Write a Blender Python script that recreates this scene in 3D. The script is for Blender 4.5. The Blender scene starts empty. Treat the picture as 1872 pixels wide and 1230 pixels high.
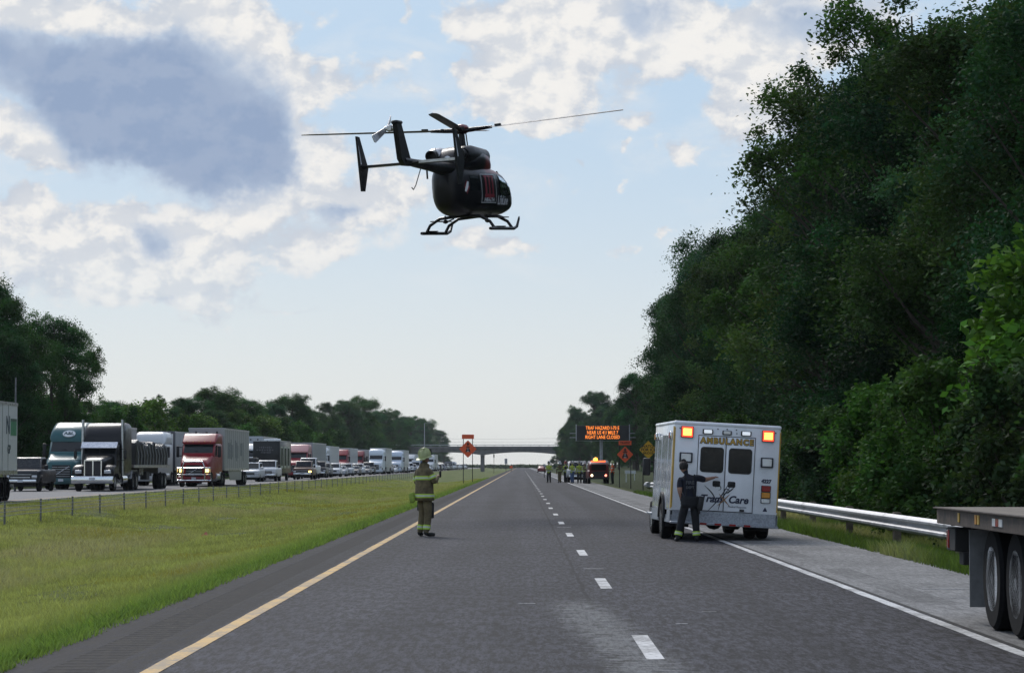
import bpy, bmesh, math, random
import numpy as np
from mathutils import Vector, Matrix, Euler
R = math.radians
scene = bpy.context.scene
COL = scene.collection

# ------------------------------------------------------------------ camera, sky, sun, exposure
FPX, U0, V0 = 4700.0, 953.0, 850.0          # focal length and vanishing point, in pixels of the photograph
CAMZ = 1.6
cam_d = bpy.data.cameras.new("camera")
cam = bpy.data.objects.new("camera", cam_d)
COL.objects.link(cam)
scene.camera = cam
cam_d.sensor_width = 36.0
cam_d.lens = 36.0 * FPX / 1872.0
cam_d.clip_start, cam_d.clip_end = 0.5, 12000
PITCH = math.atan((V0 - 615.0) / FPX)
YAW = math.atan((U0 - 936.0) / FPX)
cam.location = (0, 0, CAMZ)
cam.rotation_euler = (R(90) + PITCH, 0, YAW)

scene.view_settings.view_transform = 'Standard'
scene.view_settings.look = 'None'
scene.view_settings.exposure = 0.0
scene.view_settings.gamma = 1.0
scene.render.engine = 'CYCLES'
scene.cycles.use_denoising = True
scene.cycles.denoiser = 'OPENIMAGEDENOISE'
scene.cycles.denoising_input_passes = 'RGB_ALBEDO_NORMAL'
scene.cycles.denoising_prefilter = 'ACCURATE'
scene.cycles.max_bounces = 5
scene.cycles.diffuse_bounces = 2
scene.cycles.glossy_bounces = 2
scene.cycles.transmission_bounces = 4
scene.cycles.transparent_max_bounces = 6
scene.cycles.volume_bounces = 0
scene.cycles.sample_clamp_indirect = 4.0

def at(px, py, Y):
    """the point at distance Y (metres along the road) seen at a photo pixel; design aid for measured places"""
    return Vector(((px - U0) / FPX * Y, Y, CAMZ + (V0 - py) / FPX * Y))

# ------------------------------------------------------------------ tiny node-expression helper
class NT:
    def __init__(s, tree):
        s.t = tree
        s.n = tree.nodes
        s.l = tree.links
    def new(s, kind, **kw):
        n = s.n.new(kind)
        for k, v in kw.items():
            setattr(n, k, v)
        return n
    def put(s, sock, v):
        if isinstance(v, E):
            s.l.new(v.o, sock)
        elif hasattr(v, 'is_output'):
            s.l.new(v, sock)
        else:
            if isinstance(v, tuple) and len(v) == 3 and len(sock.default_value) == 4:
                v = v + (1,)
            sock.default_value = v
    def math(s, op, *a, clamp=False):
        n = s.new('ShaderNodeMath', operation=op, use_clamp=clamp)
        for i, v in enumerate(a):
            s.put(n.inputs[i], v)
        return E(s, n.outputs[0])
    def vec(s, x, y, z):
        n = s.new('ShaderNodeCombineXYZ')
        for i, v in enumerate((x, y, z)):
            s.put(n.inputs[i], v)
        return E(s, n.outputs[0])
    def xyz(s, v):
        n = s.new('ShaderNodeSeparateXYZ')
        s.put(n.inputs[0], v)
        return [E(s, o) for o in n.outputs]
    def noise(s, v, scale, detail=3, rough=.55, dist=0.0, dim='3D'):
        n = s.new('ShaderNodeTexNoise', noise_dimensions=dim)
        if v is not None:
            s.put(n.inputs['Vector'], v)
        n.inputs['Scale'].default_value = scale
        n.inputs['Detail'].default_value = detail
        n.inputs['Roughness'].default_value = rough
        n.inputs['Distortion'].default_value = dist
        return E(s, n.outputs[0])
    def step(s, v, lo, hi, a=0.0, b=1.0):
        n = s.new('ShaderNodeMapRange', interpolation_type='SMOOTHSTEP')
        for i, q in enumerate((v, lo, hi, a, b)):
            s.put(n.inputs[i], q)
        return E(s, n.outputs[0])
    def mix(s, f, a, b, mode='MIX'):
        n = s.new('ShaderNodeMix', data_type='RGBA', blend_type=mode)
        s.put(n.inputs[0], f)
        s.put(n.inputs[6], a)
        s.put(n.inputs[7], b)
        return E(s, n.outputs[2])
    def coord(s, which='Object'):
        return E(s, s.new('ShaderNodeTexCoord').outputs[which])
class E:
    def __init__(s, nt, o):
        s.nt, s.o = nt, o
    def __add__(s, b): return s.nt.math('ADD', s, b)
    def __radd__(s, b): return s.nt.math('ADD', b, s)
    def __sub__(s, b): return s.nt.math('SUBTRACT', s, b)
    def __rsub__(s, b): return s.nt.math('SUBTRACT', b, s)
    def __mul__(s, b): return s.nt.math('MULTIPLY', s, b)
    def __rmul__(s, b): return s.nt.math('MULTIPLY', b, s)
    def __truediv__(s, b): return s.nt.math('DIVIDE', s, b)

# ------------------------------------------------------------------ sky
SUN_EL, SUN_AZ = 38.0, -16.0                 # ahead of the camera, a little to the left, veiled by cloud
world = bpy.data.worlds.new("World")
scene.world = world
world.use_nodes = True
wt = NT(world.node_tree)
wt.n.clear()
sky = wt.new('ShaderNodeTexSky', sky_type='NISHITA')
sky.sun_disc = False
sky.sun_elevation = R(SUN_EL)
sky.sun_rotation = R(SUN_AZ)
sky.air_density, sky.dust_density, sky.ozone_density = 1.0, 1.2, 1.5
dvec = wt.coord('Generated')
dx, dy, dz = wt.xyz(dvec)
azp = wt.math('ARCTAN2', dx, dy) * FPX       # azimuth and elevation, scaled
elp = wt.math('ARCSINE', dz) * FPX
wob = wt.noise(dvec, 34, 5, .6)
wob2 = wt.noise(wt.vec(dx + 7.1, dy, dz * 1.3), 34, 5, .6)
azw = azp + (wob - .5) * 210.0
elw = elp + (wob2 - .5) * 150.0
def field(banks):
    tot = None
    for (px, py, rx, ry, am) in banks:
        a = (azw - (px - U0)) / rx
        b = (elw - (V0 - py)) / ry
        g = wt.math('EXPONENT', (a * a + b * b) * -1.0) * am
        tot = g if tot is None else tot + g
    return tot
# cloud banks: centre (as azimuth and elevation offsets from the road's direction), radii, amount
dens = field([
    (180, 40, 190, 46, .9), (50, 30, 90, 34, .7), (410, 60, 110, 60, .85), (490, 110, 66, 56, .85), (545, 190, 34, 66, .75), (585, 250, 60, 46, .7),
    (640, 150, 125, 40, .78), (735, 25, 30, 26, .6), (778, 112, 28, 15, .6), (560, 40, 60, 36, .40), (860, 50, 50, 50, .72), (960, 95, 76, 76, .95), (1040, 70, 110, 80, .9),
    (1000, 200, 80, 44, .88), (900, 190, 100, 46, .92), (840, 138, 22, 14, .5), (1230, 85, 130, 60, .9), (1340, 105, 110, 50, .9), (1480, 60, 190, 80, 1.0), (1350, 195, 66, 56, .85), (1430, 215, 70, 50, .8),
    (1250, 275, 36, 20, .6), (1035, 308, 28, 13, .6), (1160, 215, 38, 20, .5), (1140, 270, 24, 12, .52), (1150, 330, 18, 12, .46),
    (30, 255, 90, 46, .85), (110, 290, 70, 30, .7), (560, 330, 130, 60, .9), (700, 380, 100, 50, .9), (480, 395, 80, 40, .85), (370, 440, 90, 66, .95), (220, 415, 110, 46, .85),
    (150, 490, 130, 60, .9), (400, 520, 100, 36, .8), (280, 550, 150, 34, .8), (570, 465, 110, 38, .75), (920, 450, 140, 28, .8), (1155, 450, 34, 17, .56), (1236, 445, 15, 10, .5), (550, 566, 44, 10, .46), (20, 450, 70, 70, .85), (60, 380, 60, 30, .6),
    (1700, -150, 700, 130, .8), (-300, 100, 250, 300, .8), (500, -400, 900, 200, .8)])
gdens = field([(110, 130, 210, 66, .95), (330, 200, 190, 105, 1.05), (440, 310, 105, 78, .85), (500, 225, 52, 66, .55), (210, 240, 130, 66, .75), (-150, 100, 160, 80, .7),
    (630, 395, 86, 26, .66), (285, 452, 56, 46, .72), (280, 570, 56, 12, .5), (1180, 40, 70, 40, .60), (1520, 50, 150, 60, .75), (1425, 222, 52, 32, .62), (45, 515, 44, 20, .5), (1000, 110, 40, 30, .36),
    (1800, -200, 500, 150, .7), (500, -420, 800, 180, .8)])
big = wt.noise(wt.vec(dx, dy, dz * 1.5), 5.0, 3, .5)
mid = wt.noise(wt.vec(dx, dy, dz * 1.7), 15, 4, .55)
fine = wt.noise(wt.vec(dx, dy, dz * 1.35), 38, 10, .58, .1)
puff = wt.noise(wt.vec(dx + .0030, dy, dz * 1.35 - .006), 38, 7, .58, .1)    # the same field a little way towards the sun
high = wt.step(dz, .20, .36) * (wt.step(big, .40, .62) * .95)               # broken cloud over the rest of the sky
dens = dens + high + (fine - .5) * 1.75
cover = wt.step(dens, .28, .66)
gd = gdens + high * .8 + (fine - .5) * .80 + (mid - .5) * .45
thick = wt.step(gd, .22, .78)
relief = wt.step(fine - puff, -.08, .08)
clear = wt.mix(wt.step(dz, -.02, .155), (.75, .79, .80), (.48, .64, .82))
nish = wt.mix(1.0, E(wt, sky.outputs[0]), (.10, .10, .10), 'MULTIPLY')
clear = wt.mix(wt.step(dz, .14, .5, .12, 1.0), clear, nish)
lit = wt.mix(relief * .7 + wt.step(dens, .4, 1.1) * .3, (.58, .63, .71), (.90, .885, .86))
grey = wt.mix(wt.step(gd + (mid - .5) * 1.2, .45, 1.15), (.47, .56, .70), (.30, .39, .56))
grey = wt.mix(relief * .16, grey, (.60, .65, .74))
low = wt.step(dz, .050, .095, .6, 1.0)                                    # cloud near the horizon pales into the air
veil = wt.step(wt.noise(wt.vec(dx, dy, dz * 2.6), 17, 8, .62, .4), .46, .72) * wt.step(dz, .05, .085) * wt.step(dz, .12, .26, .40, .25)
clear = wt.mix(veil, clear, (.80, .82, .84))
skyc = wt.mix(cover * low, clear, lit)
skyc = wt.mix(thick * low, skyc, grey)
gain = wt.step(dz, .24, .6, 1.0, 1.4)                                      # sky above the view boosted, added as fill light for the scene
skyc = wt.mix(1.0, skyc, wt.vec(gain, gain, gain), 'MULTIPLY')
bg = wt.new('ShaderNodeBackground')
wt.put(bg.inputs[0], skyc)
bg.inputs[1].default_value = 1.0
wo = wt.new('ShaderNodeOutputWorld')
wt.l.new(bg.outputs[0], wo.inputs[0])

sun_d = bpy.data.lights.new("sun", 'SUN')
sun_d.energy = 2.0
sun_d.angle = R(20)
sun_d.color = (1.0, .96, .91)
sun = bpy.data.objects.new("sun", sun_d)
COL.objects.link(sun)
sdir = Vector((math.sin(R(SUN_AZ)) * math.cos(R(SUN_EL)), math.cos(R(SUN_AZ)) * math.cos(R(SUN_EL)), math.sin(R(SUN_EL))))
sun.rotation_euler = (-sdir).to_track_quat('-Z', 'Y').to_euler()

# ------------------------------------------------------------------ materials
def new_mat(name):
    m = bpy.data.materials.new(name)
    m.use_nodes = True
    t = NT(m.node_tree)
    b = next(n for n in t.n if n.type == 'BSDF_PRINCIPLED')
    return m, t, b
MATS = {}
def mat(name, col, rough=.5, metal=0.0, var=.12, scale=6.0, bump=0.0, bscale=None, coat=0.0, spec=.5, emit=None, estr=0.0, stretch=(1, 1, 1)):
    if name in MATS:
        return MATS[name]
    m, t, b = new_mat(name)
    co = t.coord()
    if stretch != (1, 1, 1):
        x, y, z = t.xyz(co)
        co = t.vec(x * stretch[0], y * stretch[1], z * stretch[2])
    n = t.noise(co, scale, 5, .6)
    f = t.step(n, .3, .7, 1 - var, 1 + var)
    c = t.mix(1.0, tuple(col), t.vec(f, f, f), 'MULTIPLY')
    t.put(b.inputs['Base Color'], c)
    t.put(b.inputs['Roughness'], t.step(n, .25, .75, max(.02, rough - .06), min(1, rough + .1)))
    b.inputs['Metallic'].default_value = metal
    b.inputs['Specular IOR Level'].default_value = spec
    if coat:
        b.inputs['Coat Weight'].default_value = coat
        b.inputs['Coat Roughness'].default_value = .06
    if bump:
        bn = t.new('ShaderNodeBump')
        bn.inputs['Strength'].default_value = bump
        bn.inputs['Distance'].default_value = .02
        t.put(bn.inputs['Height'], t.noise(co, bscale or scale * 4, 4, .6))
        t.l.new(bn.outputs[0], b.inputs['Normal'])
    if emit:
        t.put(b.inputs['Emission Color'], tuple(emit))
        b.inputs['Emission Strength'].default_value = estr
    MATS[name] = m
    return m
def paint_mat():
    """car paint that takes the colour of the object it is on"""
    m, t, b = new_mat("vehicle_paint")
    oi = t.new('ShaderNodeObjectInfo')
    co = t.coord()
    x, y, z = t.xyz(co)
    n = t.noise(co, 3.0, 5, .6)
    dirt = t.step(z + (n - .5) * .9, .2, .9, .35, 0.0)
    c = t.mix(dirt, E(t, oi.outputs['Color']), (.09, .085, .075))
    t.put(b.inputs['Base Color'], c)
    t.put(b.inputs['Roughness'], t.step(n, .2, .8, .28, .46) + dirt * .4)
    b.inputs['Coat Weight'].default_value = .12
    b.inputs['Specular IOR Level'].default_value = .3
    b.inputs['Coat Roughness'].default_value = .08
    MATS["paint"] = m
    return m
PAINT = paint_mat()
M_RUBBER = mat("tyre_rubber", (.010, .010, .011), .9, var=.3, scale=20, spec=.15)
M_BLACK = mat("black_plastic", (.013, .013, .015), .55, var=.3)
M_DARK = mat("dark_chassis", (.02, .02, .021), .75, var=.4, scale=4)
M_STEEL = mat("bright_steel", (.55, .56, .58), .32, metal=1.0, var=.15)
M_CHROME = mat("chrome", (.78, .79, .8), .12, metal=1.0, var=.05)
M_DGALV = mat("weathered_steel", (.17, .175, .18), .6, metal=.4, var=.25)
M_GALV = mat("galvanised_steel", (.33, .34, .36), .5, metal=.6, var=.22, scale=3)
M_ALU = mat("alloy_wheel", (.62, .63, .65), .38, metal=.45, var=.18)
M_GLASS = mat("tinted_glass", (.008, .010, .012), .06, var=.1, spec=.32)
M_WHITE = mat("white_paint", (.74, .755, .77), .35, var=.05, coat=.3)
M_GREYP = mat("grey_paint", (.28, .29, .31), .45, var=.1)
M_LAMP = mat("headlamp_glass", (.55, .56, .58), .1, metal=.3, var=.1)
M_LAMP_ON = mat("headlamp_lit", (.9, .75, .4), .3, emit=(1, .62, .18), estr=4.5)
M_AMBER = mat("amber_lens", (.6, .25, .03), .25, var=.1)
M_AMBER_ON = mat("amber_beacon_lit", (.9, .4, .05), .3, emit=(1, .36, .03), estr=6)
M_REDLENS = mat("red_lens", (.30, .012, .012), .2, var=.1)
M_RED_ON = mat("red_lens_lit", (.8, .05, .03), .3, emit=(1, .07, .03), estr=2.0)
M_PLATE = mat("licence_plate", (.6, .62, .66), .5)

# ------------------------------------------------------------------ mesh helpers
class MB:
    """collects shapes, then links them as ONE mesh object"""
    def __init__(s):
        s.v, s.f, s.mi, s.sm, s.cuts = [], [], [], [], []
        s.M = Matrix.Identity(4)
    def add(s, vs, fs, mi=0, smooth=False):
        b = len(s.v)
        s.cuts.append((b, len(s.f)))
        s.v.extend([tuple(s.M @ Vector(p)) for p in vs])
        for f in fs:
            s.f.append(tuple(i + b for i in f))
            s.mi.append(mi)
            s.sm.append(smooth)
        return s
    def box(s, c, d, mi=0, bev=0.0, rot=None, seg=1):
        x, y, z = d[0] / 2, d[1] / 2, d[2] / 2
        if bev <= 0:
            vs = [(-x, -y, -z), (x, -y, -z), (x, y, -z), (-x, y, -z), (-x, -y, z), (x, -y, z), (x, y, z), (-x, y, z)]
            fs = [(3, 2, 1, 0), (4, 5, 6, 7), (0, 1, 5, 4), (1, 2, 6, 5), (2, 3, 7, 6), (3, 0, 4, 7)]
        else:
            bm = bmesh.new()
            bmesh.ops.create_cube(bm, size=1)
            bmesh.ops.scale(bm, vec=d, verts=bm.verts)
            bmesh.ops.bevel(bm, geom=list(bm.edges), offset=min(bev, min(d) * .49), segments=seg, affect='EDGES', profile=.5)
            bm.verts.index_update()
            vs = [tuple(v.co) for v in bm.verts]
            fs = [tuple(v.index for v in f.verts) for f in bm.faces]
            bm.free()
        m = Matrix.Translation(c)
        if rot:
            m = m @ Euler(rot).to_matrix().to_4x4()
        return s.add([m @ Vector(p) for p in vs], fs, mi, False)
    def tube(s, pts, r, n=8, mi=0, cap=True, smooth=True):
        pts = [Vector(p) for p in pts]
        rs = r if isinstance(r, (list, tuple)) else [r] * len(pts)
        vs, fs = [], []
        up = Vector((0, 0, 1))
        last = None
        for i, p in enumerate(pts):
            d = (pts[min(i + 1, len(pts) - 1)] - pts[max(i - 1, 0)])
            d = d.normalized() if d.length > 1e-9 else up
            a = last if last is not None else (up if abs(d.z) < .9 else Vector((1, 0, 0)))
            x = d.cross(a)
            if x.length < 1e-6:
                x = d.cross(Vector((1, 0, 0)))
            x.normalize()
            y = x.cross(d).normalized()
            last = y
            for k in range(n):
                t = 2 * math.pi * k / n
                vs.append(p + (x * math.cos(t) + y * math.sin(t)) * rs[i])
        for i in range(len(pts) - 1):
            for k in range(n):
                a, b = i * n + k, i * n + (k + 1) % n
                fs.append((a, b, b + n, a + n))
        if cap:
            fs.append(tuple(range(n))[::-1])
            fs.append(tuple(range((len(pts) - 1) * n, len(pts) * n)))
        return s.add(vs, fs, mi, smooth)
    def lathe(s, prof, c=(0, 0, 0), axis='z', n=16, mi=0, smooth=True):
        """prof: (radius, height) pairs"""
        vs, fs = [], []
        for (r, h) in prof:
            for k in range(n):
                t = 2 * math.pi * k / n
                a, b = r * math.cos(t), r * math.sin(t)
                vs.append({'z': (a, b, h), 'x': (h, a, b), 'y': (a, h, b)}[axis])
        for i in range(len(prof) - 1):
            for k in range(n):
                p, q = i * n + k, i * n + (k + 1) % n
                fs.append((p, q, q + n, p + n))
        fs.append(tuple(range(n))[::-1])
        fs.append(tuple(range((len(prof) - 1) * n, len(prof) * n)))
        m = Matrix.Translation(c)
        return s.add([m @ Vector(p) for p in vs], fs, mi, smooth)
    def loft(s, rings, mi=0, cap=True, smooth=True, closed=True):
        n = len(rings[0])
        vs = [p for r in rings for p in r]
        fs = []
        for i in range(len(rings) - 1):
            for k in range(n if closed else n - 1):
                a, b = i * n + k, i * n + (k + 1) % n
                fs.append((a, b, b + n, a + n))
        if cap and closed:
            fs.append(tuple(range(n))[::-1])
            fs.append(tuple(range((len(rings) - 1) * n, len(rings) * n)))
        return s.add(vs, fs, mi, smooth)
    def prism(s, poly, lo, hi, axis='y', mi=0):
        """poly in the two other axes (in x,y,z order), extruded along axis from lo to hi"""
        def P(p, h):
            return {'x': (h, p[0], p[1]), 'y': (p[0], h, p[1]), 'z': (p[0], p[1], h)}[axis]
        n = len(poly)
        vs = [P(p, lo) for p in poly] + [P(p, hi) for p in poly]
        fs = [tuple(range(n))[::-1], tuple(range(n, 2 * n))]
        for k in range(n):
            fs.append((k, (k + 1) % n, (k + 1) % n + n, k + n))
        return s.add(vs, fs, mi, False)
    def quad(s, a, b, c, d, mi=0):
        return s.add([a, b, c, d], [(0, 1, 2, 3)], mi, False)
    def build_each(s, name, mats, parent=None, color=None):
        """every added shape becomes a part of its own"""
        out = []
        cuts = s.cuts + [(len(s.v), len(s.f))]
        for (a, fa), (b, fb) in zip(cuts, cuts[1:]):
            q = MB()
            q.v = s.v[a:b]
            q.f = [tuple(i - a for i in f) for f in s.f[fa:fb]]
            q.mi, q.sm = s.mi[fa:fb], s.sm[fa:fb]
            out.append(q.build(name, mats, parent, color))
        return out
    def build(s, name, mats, parent=None, color=None, fixn=True, loc=None):
        me = bpy.data.meshes.new(name)
        me.from_pydata(s.v, [], s.f)
        mats = mats if isinstance(mats, (list, tuple)) else [mats]
        for m in mats:
            me.materials.append(m)
        me.polygons.foreach_set('material_index', s.mi)
        me.polygons.foreach_set('use_smooth', s.sm)
        if fixn:
            bm = bmesh.new()
            bm.from_mesh(me)
            bmesh.ops.recalc_face_normals(bm, faces=bm.faces)
            bm.to_mesh(me)
            bm.free()
        try:
            me.set_sharp_from_angle(angle=R(38))
        except Exception:
            pass
        me.update()
        return link(name, me, parent, color, loc)
def link(name, me, parent=None, color=None, loc=None):
    o = bpy.data.objects.new(name, me)
    COL.objects.link(o)
    if parent is not None:
        o.parent = parent
    if color is not None:
        o.color = tuple(color) + (1,)
    if loc is not None:
        o.location = loc
    return o
def tag(o, label=None, cat=None, group=None, kind=None):
    for k, v in (('label', label), ('category', cat), ('group', group), ('kind', kind)):
        if v:
            o[k] = v
    return o
def thing(name, label, cat, loc=(0, 0, 0), rot=(0, 0, 0), group=None, scale=1.0):
    o = bpy.data.objects.new(name, None)
    o.empty_display_size = .2
    COL.objects.link(o)
    o.location, o.rotation_euler = loc, rot
    o.scale = (scale,) * 3
    return tag(o, label, cat, group)
def dup(o, parent=None, color=None):
    """copy a thing with its parts and sub-parts; colour goes to the painted pieces"""
    c = o.copy()
    COL.objects.link(c)
    if parent is not None:
        c.parent = parent
    if color is not None and o.get('painted'):
        c.color = tuple(color) + (1,)
    for ch in list(o.children):
        dup(ch, c, color)
    return c
def rrect(w, h, r, n=4, cx=0.0, cz=0.0):
    """rounded rectangle outline"""
    out = []
    for (sx, sz, a0) in ((1, 1, 0), (-1, 1, 90), (-1, -1, 180), (1, -1, 270)):
        for k in range(n + 1):
            a = R(a0 + 90 * k / n)
            out.append((cx + sx * (w / 2 - r) + r * math.cos(a), cz + sz * (h / 2 - r) + r * math.sin(a)))
    return out
def text_mb(mb, body, size, M, depth=.004, mi=0, bold=0.0, align='CENTER', shear=0.0, sx=1.0, spacing=1.0):
    """add lettering to a mesh builder: text lies in the local x-z plane facing -y, then goes through matrix M"""
    cu = bpy.data.curves.new("lettering", 'FONT')
    cu.body = body
    cu.size = size
    cu.align_x = align
    cu.align_y = 'CENTER'
    cu.extrude = depth / 2
    cu.offset = bold
    cu.shear = shear
    cu.space_character = spacing
    cu.resolution_u = 3
    ob = bpy.data.objects.new("lettering", cu)
    COL.objects.link(ob)
    dg = bpy.context.evaluated_depsgraph_get()
    me = bpy.data.meshes.new_from_object(ob.evaluated_get(dg))
    L = M @ Matrix.Rotation(R(90), 4, 'X') @ Matrix.Diagonal((sx, 1, 1, 1))
    mb.add([L @ v.co for v in me.vertices], [tuple(p.vertices) for p in me.polygons], mi)
    bpy.data.objects.remove(ob)
    bpy.data.curves.remove(cu)
    bpy.data.meshes.remove(me)
T = Matrix.Translation
# ------------------------------------------------------------------ ground and roads
rng = np.random.default_rng(7)
PROF_X = [-2600, -300, -90, -45, -34, -31.6, -20.7, -19.5, -16.5, -12.5, -9.5, -6.5, -4.6, -4.2, 6.7, 7.4, 9.0, 12, 20, 60, 300, 2600]
PROF_Z = [0, 0, .6, .4, .02, .04, .04, -.02, -.36, -.62, -.66, -.40, -.12, -.06, -.06, -.16, -.30, .1, 1.2, 2.0, 1.0, 0]
def ground_z(x):
    return float(np.interp(x, PROF_X, PROF_Z))
def build_ground():
    xs = sorted(set([-2600, -1500, -800, -400, -200, -120, -80, -60, -52] + list(np.arange(-46, -20.5, 2.0)) + [-20.7] +
                    list(np.arange(-20.4, -4.2, .45)) + [-4.2, 1.0, 6.7] + list(np.arange(7.0, 21, .7)) + [26, 34, 46, 60, 100, 200, 400, 900, 1600, 2600]))
    ys = [-90, -40, 0] + list(np.arange(10, 130, 1.2)) + list(np.arange(130, 400, 12)) + list(np.arange(400, 1400, 80)) + [1600, 2000, 2600, 3300]
    X, Y = np.meshgrid(xs, ys)
    Z = np.interp(X, PROF_X, PROF_Z)
    soft = ((X > -20.0) & (X < -4.9)) | (X > 7.2)
    Z = Z + np.where(soft, .05 * np.sin(X * 1.3 + 2 * np.sin(Y * .11)) + .04 * np.sin(Y * .37 + X) + rng.normal(0, .012, X.shape), 0)
    v = np.stack([X, Y, Z], -1).reshape(-1, 3)
    nx, ny = len(xs), len(ys)
    f = [(j * nx + i, j * nx + i + 1, (j + 1) * nx + i + 1, (j + 1) * nx + i) for j in range(ny - 1) for i in range(nx - 1)]
    me = bpy.data.meshes.new("ground")
    me.from_pydata(v.tolist(), [], f)
    me.polygons.foreach_set('use_smooth', [True] * len(f))
    m, t, b = new_mat("turf")
    co = t.coord()
    x, y, z = t.xyz(co)
    st = t.vec(x * 1.0, y * .16, z)
    n1 = t.noise(st, .55, 4, .6)
    n2 = t.noise(co, 2.6, 5, .65)
    n3 = t.noise(t.vec(x * 3.0, y * .55, z), 2.2, 5, .65)
    c = t.mix(t.step(n1, .36, .64), (.105, .142, .040), (.172, .186, .070))
    c = t.mix(t.step(n2, .42, .70) * .55, c, (.185, .172, .080))
    c = t.mix(t.step(n3, .35, .7) * .6, c, (.060, .090, .022))
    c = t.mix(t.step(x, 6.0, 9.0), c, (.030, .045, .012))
    t.put(b.inputs['Base Color'], c)
    b.inputs['Roughness'].default_value = .95
    b.inputs['Specular IOR Level'].default_value = .1
    bn = t.new('ShaderNodeBump')
    bn.inputs['Strength'].default_value = .9
    bn.inputs['Distance'].default_value = .12
    t.put(bn.inputs['Height'], t.noise(t.vec(x, y * .5, z), 9, 5, .7))
    t.l.new(bn.outputs[0], b.inputs['Normal'])
    me.materials.append(m)
    return tag(link("ground", me), kind='structure')
build_ground()

def strip(name, x0, x1, z, material, y0=-80, y1=3200, wob=0.0, step=1.5, side='l'):
    ys = list(np.arange(y0, 140, step)) + list(np.arange(140, 600, 20)) + list(np.arange(600, y1 + 1, 200))
    mb = MB()
    vs = []
    for y in ys:
        w = (rng.normal(0, wob) if wob else 0)
        vs += [(x0 + (w if side == 'l' else 0), y, z), (x1 + (w if side == 'r' else 0), y, z)]
    fs = [(2 * i, 2 * i + 1, 2 * i + 3, 2 * i + 2) for i in range(len(ys) - 1)]
    mb.add(vs, fs)
    return tag(mb.build(name, material, fixn=False), kind='structure')

def asphalt():
    m, t, b = new_mat("asphalt")
    co = t.coord()
    x, y, z = t.xyz(co)
    grain = t.noise(t.vec(x, y * .13, z), 14, 6, .92)
    grain2 = t.noise(t.vec(x, y * .2, z), 6, 6, .85)
    lanes = t.noise(t.vec(x * 1.0, y * .012, 0.0), 1.1, 3, .5)
    blot = t.noise(t.vec(x * .6, y * .22, 0.0), .8, 5, .65)
    c = t.mix(t.step(grain, .42, .60), (.005, .005, .007), (.082, .083, .098))
    c = t.mix(t.step(grain2, .52, .68) * .45, c, (.100, .101, .118))
    lum = t.step(lanes, .3, .7, .84, 1.20) * t.step(blot, .3, .7, .86, 1.14)
    def band(c0, w):                          # polished wheel paths and the darker oil line between them
        return t.step(t.math('ABSOLUTE', x - c0), 0.0, w, 1.0, 0.0)
    lum = lum * (1.0 + band(-1.75, .5) * .10 + band(.15, .5) * .10 + band(1.9, .5) * .10 + band(3.6, .5) * .10 - band(-.85, .6) * .12 - band(2.75, .6) * .10)
    # paved inner shoulder is darker, the milled rumble strip darker still
    lum = lum * t.step(x, -3.05, -2.95, .50, 1.0)
    groove = t.step(t.math('SINE', y * 20.9), -.3, .5)
    rum = t.step(x, -3.72, -3.68) * t.step(x, -3.30, -3.26, 1.0, 0.0)
    lum = lum * (1.0 - rum * (.30 + groove * .28))
    # the old joint beside the lane line, and scraped, whitened surfacing near it
    jw = t.noise(t.vec(0.0, y, 0.0), .5, 3, .6)
    jx = x - (.80 + (jw - .5) * .12)
    crack = t.step(t.math('ABSOLUTE', jx), .012, .035, 1.0, 0.0)
    lum = lum * (1.0 - crack * .5)
    sn = t.noise(t.vec(x * .9, y * 4.2, 0.0), 3.4, 8, .80, .2)
    sc = t.step(t.math('ABSOLUTE', x - (.98 - (y - 21.0) * .040)), .05, .72, 1.0, 0.0)
    sc = sc * t.step(y, 28.5, 33.5, 1.0, 0.0)
    scrape = t.step(sn + sc * .20, .62, .72) * t.step(sc, .02, .30)
    # worn cross scratches further on
    s2 = t.noise(t.vec(x * .8, y * 2.4, 3.0), 2.6, 5, .7)
    s2 = t.step(s2, .70, .80) * t.step(t.math('ABSOLUTE', x - .6), .2, 1.8, 1.0, 0.0) * t.step(y, 38, 60, .5, 0.0)
    ck = t.math('ABSOLUTE', t.noise(t.vec(x * .22, y * .10, 5.0), 1.6, 3, .55) - .5)
    ck2 = t.math('ABSOLUTE', t.noise(t.vec(x * .05, y * .16, 9.0), 1.5, 4, .6) - .47)
    lum = lum * (1.0 - t.step(ck, .001, .0045, .40, 0.0)) * (1.0 - t.step(ck2, .0008, .003, .35, 0.0))
    oil = t.noise(t.vec(x * 1.5, y * .35, 2.0), 1.3, 4, .6)
    lum = lum * t.step(oil, .62, .74, 1.0, .72)
    c = t.mix(1.0, c, t.vec(lum, lum, lum), 'MULTIPLY')
    c = t.mix(scrape * t.step(grain, .30, .62, .10, .80), c, (.25, .255, .255))
    c = t.mix(s2, c, (.22, .22, .22))
    t.put(b.inputs['Base Color'], c)
    t.put(b.inputs['Roughness'], t.step(grain, .3, .7, .66, .85))
    b.inputs['Specular IOR Level'].default_value = .07
    bn = t.new('ShaderNodeBump')
    bn.inputs['Strength'].default_value = .55
    bn.inputs['Distance'].default_value = .012
    t.put(bn.inputs['Height'], grain - rum * groove * 1.6)
    t.l.new(bn.outputs[0], b.inputs['Normal'])
    return m
M_ASPH = asphalt()
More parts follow.
